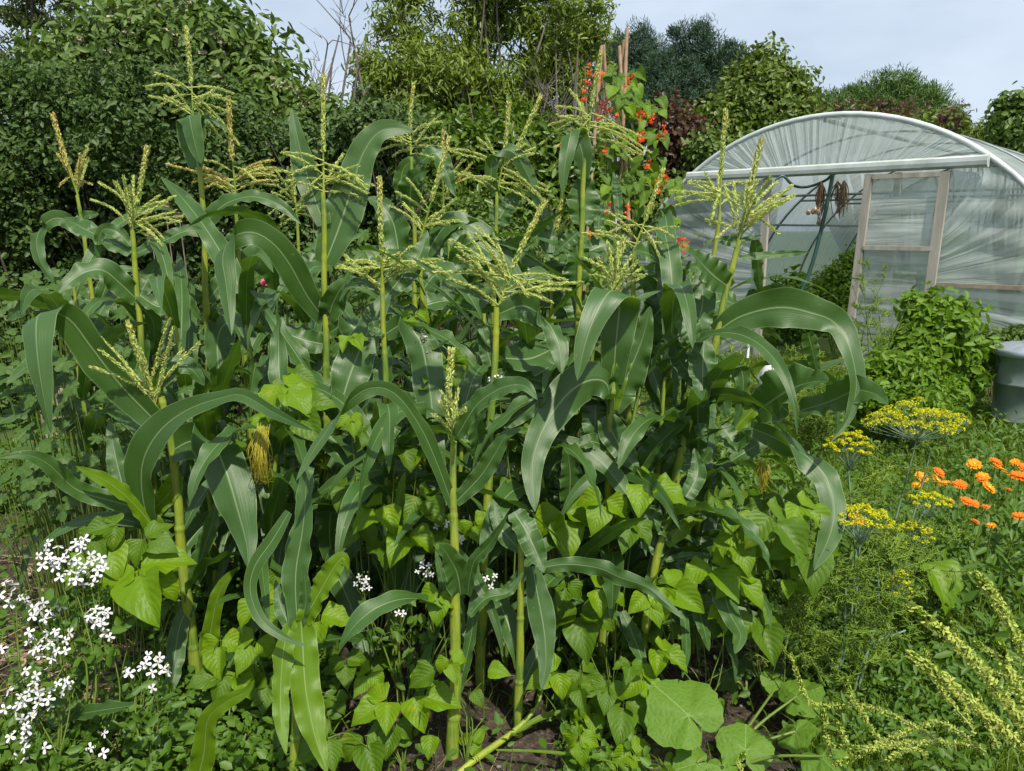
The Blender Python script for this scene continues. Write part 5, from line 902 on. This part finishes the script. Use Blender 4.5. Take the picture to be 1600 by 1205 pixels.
dill('dill in front with wiry grey-green stems branching from the soil and a yellow head', 2.3, 1340, [[(1295, 1085, 0), (1325, 1000, 0), (1338, 860, 0)], [(1330, 1085, 0), (1362, 1010, 0), (1415, 985, .03)], [(1335, 1020, 0), (1337, 950, 0), (1345, 830, 0)], [(1300, 1090, 0), (1318, 1000, 0), (1322, 900, .02)], [(1340, 1080, 0), (1370, 960, 0), (1372, 880, .0)]], [(1348, 812, 46, 22, 1345, 850, 34, .9), (1404, 925, 22, 46, 1395, 950, 24, .5)], [(1340, 930, 60, 30), (1300, 900, 40, 14), (1380, 960, 50, 20), (1310, 1020, 40, 18), (1250, 950, 30, 10), (1340, 1040, 50, 14), (1390, 880, 40, 14)], 103)
dill('low feathery young dill on the soil beside the round stone', 2.35, 1245, [[(1245, 1030, 0), (1250, 1000, 0)]], [], [(1245, 1000, 34, 22), (1270, 1030, 34, 12)], 104)
dill('yellow dill head far left under the hedge', 4.3, 150, [[(150, 520, 0), (150, 480, 0)]], [(150, 470, 40, 10, 150, 485, 30, 1.)], [(150, 490, 30, 6)], 105)
# asparagus fern and wispy plants before the tunnel
def wispy(name, label, base, tips, seed, mat='dill', n=60, L=.16, cat='plant'):
    rng = np.random.default_rng(seed); root = thing(name, label, cat, base); b = np.array(base, float); mb = MB(); f = MB()
    for tp in tips:
        tp = np.array(tp); mid = (b+tp)/2+rng.normal(0, .05, 3); P = cat_rom([b, mid, tp], 24); tube(mb, P, [.006, .0015], 5, cap=False)
        for q in range(n//len(tips)): i = int(rng.uniform(.3, 1)*23); fern(f, P[i], np.array([rng.normal(0, 1), rng.normal(0, 1), .4]), L*(1.25-i/24), rng, .0022, 2)
    mb.build('stem', M['beanstem'], root); f.build('foliage', M[mat], root)
wispy('asparagus_plant', 'tall feathery asparagus in front of the tunnel door', at(1370, 600, 5.6)*np.array([1, 1, 0]), [at(1345, 400, 5.6), at(1400, 395, 5.7), at(1370, 450, 5.5), at(1330, 440, 5.6), at(1420, 470, 5.6)], 110, n=80, L=.2)
wispy('asparagus_plant', 'soft mound of feathery green behind the arching corn blade', at(1290, 640, 4.9)*np.array([1, 1, 0]), [at(1200, 560, 4.9), at(1230, 540, 4.9), at(1270, 545, 4.9), at(1320, 560, 4.8), at(1180, 590, 4.7), at(1350, 590, 4.8), at(1300, 600, 4.6)], 111, n=150, L=.2)
wispy('asparagus_plant', 'thin feathery stems left of the tunnel doorway', at(1090, 560, 6.2)*np.array([1, 1, 0]), [at(1070, 360, 6.2), at(1100, 340, 6.3), at(1050, 370, 6.2), at(1090, 420, 6.2)], 112, n=40, L=.2)
wispy('asparagus_plant', 'feathery foliage seen between the corn stalks at the right', at(1020, 640, 4.6)*np.array([1, 1, 0]), [at(1010, 540, 4.6), at(1040, 520, 4.7), at(1060, 560, 4.6), at(1150, 540, 4.6), at(1180, 520, 4.7)], 113, n=100, L=.2)
tree('potato_plant', 'bushy bright green leafy plant against the plastic right of the tunnel door', 'plant', at(1465, 620, 5.9)*np.array([1, 1, 0]), [Bl(1460, 520, 5.9, 50, 50), Bl(1490, 570, 5.9, 55, 50), Bl(1430, 560, 5.8, 45, 45), Bl(1450, 480, 6, 30, 22), Bl(1495, 500, 6, 25, 25), Bl(1450, 610, 5.7, 60, 30)], 'potato', .085, .5, 260, 30, .13, seed=51, limbs=16, r0=.012, bark='beanstem', front=.5)
tree('potato_plant', 'low spreading green plant in front of the bushy one by the tunnel', 'plant', at(1400, 640, 5.2)*np.array([1, 1, 0]), [Bl(1400, 590, 5.2, 55, 35), Bl(1350, 620, 5.1, 45, 30), Bl(1430, 640, 4.9, 60, 25)], 'potato', .06, .45, 170, 36, .12, seed=52, limbs=10, r0=.008, bark='beanstem')
tree('small_shrub', 'small dark twiggy shrub with reddish tips behind the dustbin', 'shrub', at(1565, 560, 6.4)*np.array([1, 1, 0]), [Bl(1560, 535, 6.4, 28, 16), Bl(1590, 530, 6.4, 22, 14), Bl(1545, 560, 6.4, 12, 16)], 'shrub', .045, .5, 60, 26, .09, seed=53, limbs=12, r0=.008, bark='twig')
# weld with long spikes at the lower right
def weld(label, base, spikes, seed, size=1.):
    rng = np.random.default_rng(seed); root = thing('weld_plant', label, 'wild plant', base, 'spiky wild flowers at the lower right')
    for sp in spikes:
        P = cat_rom([at(*q[:2], q[2]) for q in sp], 50); mb = MB(); tube(mb, P, [.0026*size, .0022*size, .0012*size], 5)
        seg = np.linalg.norm(np.diff(P, axis=0), axis=1).sum(); n = int(seg*1500*size); t = rng.uniform(.0, 1, n)**.85*48.9; i = t.astype(int); c = P[i]*(1-(t-i))[:, None]+P[i+1]*(t-i)[:, None]
        T = nrm(P[i+1]-P[i]); o = rng.normal(0, 1, (n, 3)); o = nrm(o-T*np.sum(o*T, 1, keepdims=True)); fl = (i/49.)[:, None]; cc = c+o*(.0030+.0038*rng.random((n, 1)))*size*np.where(fl > .9, .75, 1.)
        leaves(mb, cc, o, .0068*size**.6, .42, D=(o+T*(.2+1.2*(fl > .82)))*2, jit=.7, rng=rng, mi=1)
        tt = rng.uniform(40, 48.9, 90); i = tt.astype(int); c = P[i]; o = rng.normal(0, 1, (90, 3)); leaves(mb, c+nrm(o)*.0035*size, o, .009*size**.7, .6, D=np.tile(nrm(P[-1]-P[-4])*2, (90, 1)), rng=rng, mi=2)
        mb.build('flower_spike', [M['beanstem'], M['spike'], M['bean']], root)
    return root
weld('near spiky plant with three thick spikes reaching up and left from the right edge', at(1640, 1250, 1.1)*np.array([1, 1, 0]), [[(1640, 1190, 1.15), (1560, 1080, 1.15), (1500, 1010, 1.18), (1420, 945, 1.2)], [(1650, 1210, 1.15), (1520, 1100, 1.15), (1460, 1050, 1.15), (1415, 1020, 1.18)], [(1640, 1080, 1.25), (1585, 990, 1.25), (1560, 940, 1.3), (1522, 895, 1.3)], [(1630, 1150, 1.15), (1580, 1060, 1.2), (1560, 1000, 1.2)]], 120, 1.7)
weld('sprawling spiky plant with curved greenish-yellow spikes lying over the grass at the bottom right', at(1500, 1190, 1.6)*np.array([1, 1, 0]), [[(1470, 1160, 1.7), (1400, 1120, 1.75), (1340, 1102, 1.8), (1270, 1100, 1.85), (1248, 1060, 1.88), (1235, 1022, 1.9)], [(1420, 1150, 1.7), (1380, 1160, 1.7), (1345, 1110, 1.78), (1325, 1075, 1.8), (1322, 1058, 1.8)], [(1530, 1165, 1.6), (1440, 1160, 1.65), (1350, 1170, 1.65), (1300, 1165, 1.7)], [(1540, 1175, 1.6), (1470, 1130, 1.65), (1400, 1150, 1.66), (1340, 1180, 1.66), (1300, 1195, 1.66)], [(1520, 1140, 1.65), (1480, 1090, 1.7), (1450, 1040, 1.72), (1448, 1010, 1.75)], [(1520, 1150, 1.65), (1500, 1080, 1.7), (1470, 1050, 1.7)], [(1600, 1060, 1.6), (1540, 1045, 1.65), (1500, 1010, 1.68), (1490, 970, 1.7)], [(1600, 1035, 1.6), (1550, 1020, 1.65), (1520, 1000, 1.65)], [(1300, 1185, 1.7), (1292, 1150, 1.72), (1288, 1110, 1.75)], [(1560, 1170, 1.55), (1540, 1120, 1.6), (1525, 1080, 1.6)], [(1600, 1120, 1.5), (1570, 1100, 1.5), (1545, 1085, 1.55)], [(1330, 1190, 1.7), (1318, 1150, 1.7), (1305, 1125, 1.7)], [(1450, 1180, 1.6), (1420, 1170, 1.6), (1385, 1190, 1.6)], [(1160, 1215, 1.8), (1155, 1195, 1.8), (1162, 1178, 1.82)]], 121, 1.25)
# scarlet runner beans on canes
def runner():
    Yc = 5.2; rng = np.random.default_rng(130)
    for k, (x0, y0, x1, y1, lab) in enumerate([(958, 500, 980, 44, 'tallest bamboo cane of the runner bean wigwam'), (935, 500, 975, 62, 'bamboo cane leaning just left of the tallest one'), (1010, 500, 968, 72, 'bamboo cane crossing from the right at the top of the wigwam'), (985, 500, 943, 70, 'short bamboo cane tip left of the others'), (905, 500, 940, 72, 'leftmost bamboo cane of the wigwam')]):
        a = at(x0, y0, Yc+(.4 if k % 2 else -.2)); a[2] = 0; b = at(x1, y1, Yc); mb = MB(); P = cat_rom([a, (a+b)/2+rng.normal(0, .012, 3), b], 60); r_ = .012+.0022*(np.arange(60) % 9 == 0); tube(mb, P, r_, 7); tag(mb.build('bamboo_cane', M['cane'], None, loc=a), lab, 'cane', 'bamboo canes of the bean wigwam')
    c = at(960, 400, Yc); b = c*np.array([1, 1, 0]); root = thing('runner_bean', 'runner bean covered in scarlet flowers climbing the bamboo canes', 'bean plant', b)
    mb = MB()
    for k in range(9):
        x0 = rng.uniform(905, 1010); P = [at(x0, 560, Yc), at(x0+rng.normal(0, 12), 400, Yc-.05), at((x0+965)/2+rng.normal(0, 18), 260, Yc-.05), at(965+rng.normal(0, 14), 120, Yc)]; P[0][2] = 0; tube(mb, P, [.005, .003, .002], 5, n=30, cap=False)
    mb.build('stem', M['beanstem'], root)
    pts = []
    for k in range(150):
        t = rng.uniform(0, 1)**.8; y = 100+t*320; hw = 30+t*66; x = 968+t*8+rng.uniform(-1, 1)*hw+(18 if 150 < y < 330 else 0); pts.append((x, y))
    for k, (x, y) in enumerate(pts[:120]):
        C = at(x, y, Yc-rng.uniform(-.1, .25)); a = rng.uniform(-2.4, -.7); trifol(root, C, RT*math.cos(a)+UPc*math.sin(a), UP*.6-FW*.8+RT*rng.normal(0, .5), rng.uniform(.075, .12), rng, mat='beandark' if k % 3 else 'bean', tri=rng.random() < .3)
    for (x, y) in [(922, 115), (914, 132), (935, 118), (940, 165), (948, 158), (952, 175), (983, 120), (1002, 177), (1015, 182), (1035, 205), (1030, 212), (1002, 215), (998, 222), (1037, 280), (1030, 290), (1025, 300), (1018, 320), (980, 328), (950, 328), (920, 370), (1067, 380), (880, 228), (1000, 242), (965, 182), (915, 150), (1010, 262), (945, 232), (905, 250), (1063, 375), (935, 180)]:
        m = MB(); p = at(x, y, Yc-.3+rng.uniform(-.05, .1)); 
        for q in range(6): c2 = p+rng.normal(0, .013, 3)*np.array([1, 1, 1.4]); nn = rng.normal(0, 1, 3)+[0, -1.2, .3]; petals(m, c2, nn, .0135, 3, .9, rng, 0, droop=.4, closed=.2, tip=.6)
        tube(m, [p-UP*.03, p+UP*.06], .0015, 4, 1, cap=False); m.build('flower', [M['red'], M['beanstem']], root)
runner()
# small flowers behind
def bloom(label, px, py, Y, R, mat, seed, cat='flower', n=14, name='flower_plant'):
    rng = np.random.default_rng(seed); p = at(px, py, Y); b = p*np.array([1, 1, 0]); root = thing(name, label, cat, b); mb = MB()
    for k in range(3): petals(mb, p+UP*.004*k, [0, -.6, .8], R*(1-.22*k), n, .34, rng, 0, closed=.1+.2*k, tip=.5)
    mb.build('flower', M[mat], root); m = MB(); tube(m, [b, (b+p)/2+rng.normal(0, .02, 3), p], .003, 5, n=8); m.build('stem', M['beanstem'], root)
    l = MB(); C = b+rng.normal(0, .08, (40, 3)); C[:, 2] = rng.uniform(.02, p[2]*.9, 40); leaves(l, C, np.tile([0, -.4, .8], (40, 1)), .07, .4, rng=rng); l.build('foliage', M['weed'], root)
bloom('bright pink flower seen through a gap in the corn leaves right of centre', 1030, 506, 4.4, .038, 'pink', 140)
bloom('small pink-purple flower behind the left corn', 415, 441, 4.4, .032, 'pink', 141)
bloom('small yellow flower near the hedge foot at the far left', 51, 454, 4.4, .024, 'umbel', 142)
bloom('yellow flower glimpsed between the corn blades at the right', 1032, 440, 4.8, .035, 'umbel', 143)
for k, (px, py, lab) in enumerate([(258, 323, 'closed yellow-pink bud just right of the second tassel'), (280, 338, 'peach-coloured bud at the hedge foot'), (236, 364, 'reddish bud half hidden behind the second tassel')]):
    p = at(px, py, 4.6); b = p*np.array([1, 1, 0]); o = thing('dahlia_bud', lab, 'flower bud', b, 'buds on tall stems before the hedge'); mb = MB(); rng = np.random.default_rng(150+k); ball(mb, p, .026, 0, 9, .9); petals(mb, p-UP*.015, [0, 0, 1], .034, 8, .7, rng, 0, closed=1.1, tip=.3); mb.build('bud', M['onion'], o); m = MB(); tube(m, [b, (b+p)/2+[.03, 0, 0], p], .004, 5, n=8); m.build('stem', M['twig'], o)
# edging boards, sack, pole, stones
mb = MB(); a = at(150, 463, 5.4); a[2] = .0; box(mb, a+[0, 0, .22], (.95, .06, .44)); tag(mb.build('bed_board', M['woodl'], None, smooth=False, loc=a), 'weathered timber bed edging behind the yellow dill head at the left', 'board')
mb = MB(); a = at(700, 440, 5.6); a[2] = 0; box(mb, a+[0, 0, .2], (.5, .06, .4)); tag(mb.build('bed_board', M['woodl'], None, smooth=False, loc=a), 'short weathered board glimpsed behind the middle of the corn', 'board')
def sack():
    c = at(1215, 545, 6.9); c[2] = 0; mb = MB(); rng = np.random.default_rng(3); k = 22; V = []; prof = [(.13, 0), (.16, .04), (.15, .10), (.13, .17), (.10, .22), (.05, .25), (.01, .26)]
    for r, z in prof:
        for q in range(k): t = 2*PI*q/k; r2 = r*(1+.10*math.sin(t*3+z*9)+.06*math.sin(t*7+z*20)); V.append(c+[r2*math.cos(t)*1.1, r2*math.sin(t)*.7, z+.12])
    mb.add(V, [[i*k+q, i*k+(q+1) % k, (i+1)*k+(q+1) % k, (i+1)*k+q] for i in range(len(prof)-1) for q in range(k)]); tag(mb.build('sack', M['sack'], None, loc=c), 'white plastic sack standing by the tunnel doorway', 'sack')
    mb = MB(); a, b = at(1168, 560, 6.6), at(1176, 470, 6.8); a[2] = max(a[2], 0); tube(mb, [a, b], .012, 7, n=5); tag(mb.build('white_pole', M['tube'], None, loc=a), 'thin white pole leaning left of the white sack', 'pole')
sack()
def rock(mb, c, r, rng, sq=.6):
    k = 12; V = []; ph = rng.uniform(0, 6, 6)
    for i in range(7):
        f = -PI/2+PI*i/6
        for q in range(k):
            t = 2*PI*q/k; rr = r*(1+.14*math.sin(2*t+ph[0]+f)+.10*math.sin(3*t+ph[1]-2*f)+.05*math.sin(5*t+ph[2])); V.append(np.array(c)+[rr*math.cos(f)*math.cos(t), rr*math.cos(f)*math.sin(t)*.8, rr*math.sin(f)*sq])
    mb.add(V, [[i*k+q, i*k+(q+1) % k, (i+1)*k+(q+1) % k, (i+1)*k+q] for i in range(6) for q in range(k)])
rng = np.random.default_rng(160)
for px, py, r_, lab in [(1192, 1043, .032, 'largest orange-brown stone lying on the soil at the lower right'), (1136, 1090, .014, 'small orange stone on the soil right of the big squash leaf'), (2, 588, .03, 'brown stone at the left edge of the bed')]:
    p = atz(px, py, .01); mb = MB(); rock(mb, p, r_, rng); tag(mb.build('stone', M['stone'], None, loc=p), lab, 'stone')
mb = MB()
for k in range(900):
    x, y = rng.uniform(-2.4, 2.0), 1.6+rng.uniform(0, 1)**1.3*2.6; rock(mb, (x, y, .004), rng.uniform(.002, .009)*(1 if rng.random() < .93 else 1.9), rng, .7)
tag(mb.build('gravel', M['pebble']), kind='stuff')
mb = MB()      # dry straw and twigs on the soil
for k in range(700):
    x, y = rng.uniform(-2.4, 2.0), 1.6+rng.uniform(0, 1)**1.3*2.4; a = rng.uniform(0, PI); L = rng.uniform(.015, .09); p = np.array([x, y, rng.uniform(.002, .014)]); d = np.array([math.cos(a), math.sin(a), rng.normal(0, .1)])*L; tube(mb, [p-d/2, p+rng.normal(0, .004, 3)*[1, 1, .3], p+d/2], rng.uniform(.0006, .0016), 3, n=4, cap=False)
tag(mb.build('straw_litter', M['cane']), kind='stuff')
# ground cover
mb = MB(); rng = np.random.default_rng(165)
for k in range(260):
    px, py = rng.uniform(-20, 230), rng.uniform(850, 1190); p = atz(px, py, rng.uniform(.004, .03)); a = rng.uniform(-.6, 1.2); L = rng.uniform(.05, .26); d = np.array([math.cos(a), math.sin(a)*.8, rng.normal(0, .1)])*L; tube(mb, [p-d/2, p+rng.normal(0, .012, 3)*[1, 1, .4], p+d/2], rng.uniform(.001, .003), 4, n=6, cap=False)
dl = np.array([atz(rng.uniform(-20, 230), rng.uniform(860, 1190), rng.uniform(.004, .02)) for _ in range(260)]); leaves(mb, dl, np.tile([0, -.1, 1.], (260, 1)), .045, .45, jit=.5, rng=rng)
tag(mb.build('dead_stalk_litter', M['litter']), kind='stuff')
def cover(name, mat, n, box_, h, L, Wd, seed, dens=None, clump=0):
    rng = np.random.default_rng(seed); x = rng.uniform(box_[0], box_[2], n); y = rng.uniform(box_[1], box_[3], n)
    if clump:
        k = n//clump; cx = rng.uniform(box_[0], box_[2], k); cy = rng.uniform(box_[1], box_[3], k); hh = rng.uniform(.3, 1, k); i = rng.integers(0, k, n); x = cx[i]+rng.normal(0, .055, n); y = cy[i]+rng.normal(0, .055, n); z = rng.uniform(.1, 1, n)*h*hh[i]
    else: z = rng.uniform(.05, 1, n)*h
    if dens is not None: m = dens(x, y); x, y, z = x[m], y[m], z[m]
    mb = MB(); C = np.stack([x, y, z], 1); leaves(mb, C, np.tile([0, -.35, .9], (len(C), 1)), L, Wd, jit=.5, rng=rng); return tag(mb.build(name, M[mat]), kind='stuff')
def grass(name, n, fn, hmin, hmax, seed):
    rng = np.random.default_rng(seed); x, y = fn(rng, n); n = len(x); b = np.stack([x, y, np.zeros(n)], 1); h = rng.uniform(hmin, hmax, (n, 1)); lean = rng.normal(0, .45, (n, 3)); lean[:, 2] = 1; lean = nrm(lean); s = nrm(np.cross(lean, rng.normal(0, 1, (n, 3))))*.0022*(.6+b[:, 1:2]*.22)
    m_ = b+lean*h*.55; t = b+lean*h+nrm(np.cross(lean, [0, 0, 1.]))*0+np.stack([lean[:, 0], lean[:, 1], -.25*np.ones(n)], 1)*h*.35
    V = np.stack([b-s, b+s, m_+s*.8, m_-s*.8, t], 1).reshape(-1, 3); i = np.arange(n)[:, None]*5; mb = MB(); mb.add(V, np.concatenate([i, i+1, i+2, i+3], 1)); mb.f.append((np.concatenate([i+3, i+2, i+4], 1))); mb.m.append(np.zeros(n)); tag(mb.build(name, M['grass']), kind='stuff')
def soilmask(x, y):
    zc_ = (CAMH*math.cos(PITCH)+y*math.cos(PITCH)*0+y*0); dep = y*math.cos(PITCH)+CAMH*math.sin(PITCH); up = y*math.sin(PITCH)-CAMH*math.cos(PITCH)
    px = 800+x/dep*FPX; py = 602.5-up/dep*FPX
    bare = ((px > 530) & (px < 870) & (py > 985+20*np.sin(px*.05))) | ((px > 1030+20*np.sin(py*.04)) & (px < 1230) & (py > 975)) | ((px < 215+30*np.sin(py*.05)) & (py > 815) & (py < 1130))
    return ~bare | (np.sin(x*91+y*57)*np.sin(x*37-y*83) > .80)
cover('weeds', 'weed', 16000, (-2.4, 1.7, -.3, 3.0), .16, .036, .62, 170, soilmask, clump=16)
cover('weeds', 'weed', 7000, (-.3, 1.8, 1.3, 3.2), .12, .038, .55, 171, soilmask, clump=16)
cover('shaded_undergrowth', 'weed', 26000, (-3.2, 2.9, 1.5, 5.4), .38, .06, .45, 172, soilmask, clump=22)
cover('weeds', 'weed', 15000, (1.0, 2.0, 2.6, 3.6), .20, .040, .34, 173, lambda x, y: x > .42*y, clump=18)
cover('weeds', 'weed', 16000, (1.3, 3.2, 4.6, 6.2), .26, .055, .4, 174, None, clump=20)
grass('grass', 90000, lambda r, n: (r.uniform(1.3, 6.5, n), 2.6+6.4*r.uniform(0, 1, n)**1.4), .06, .26, 175)
grass('grass', 42000, lambda r, n: (lambda x, y: (x[x > .43*y], y[x > .43*y]))(r.uniform(.5, 2.4, n), r.uniform(1.45, 3.2, n)), .03, .13, 176)
grass('grass', 5000, lambda r, n: (r.uniform(-3, 1.2, n), r.uniform(1.6, 5, n)), .04, .16, 177)
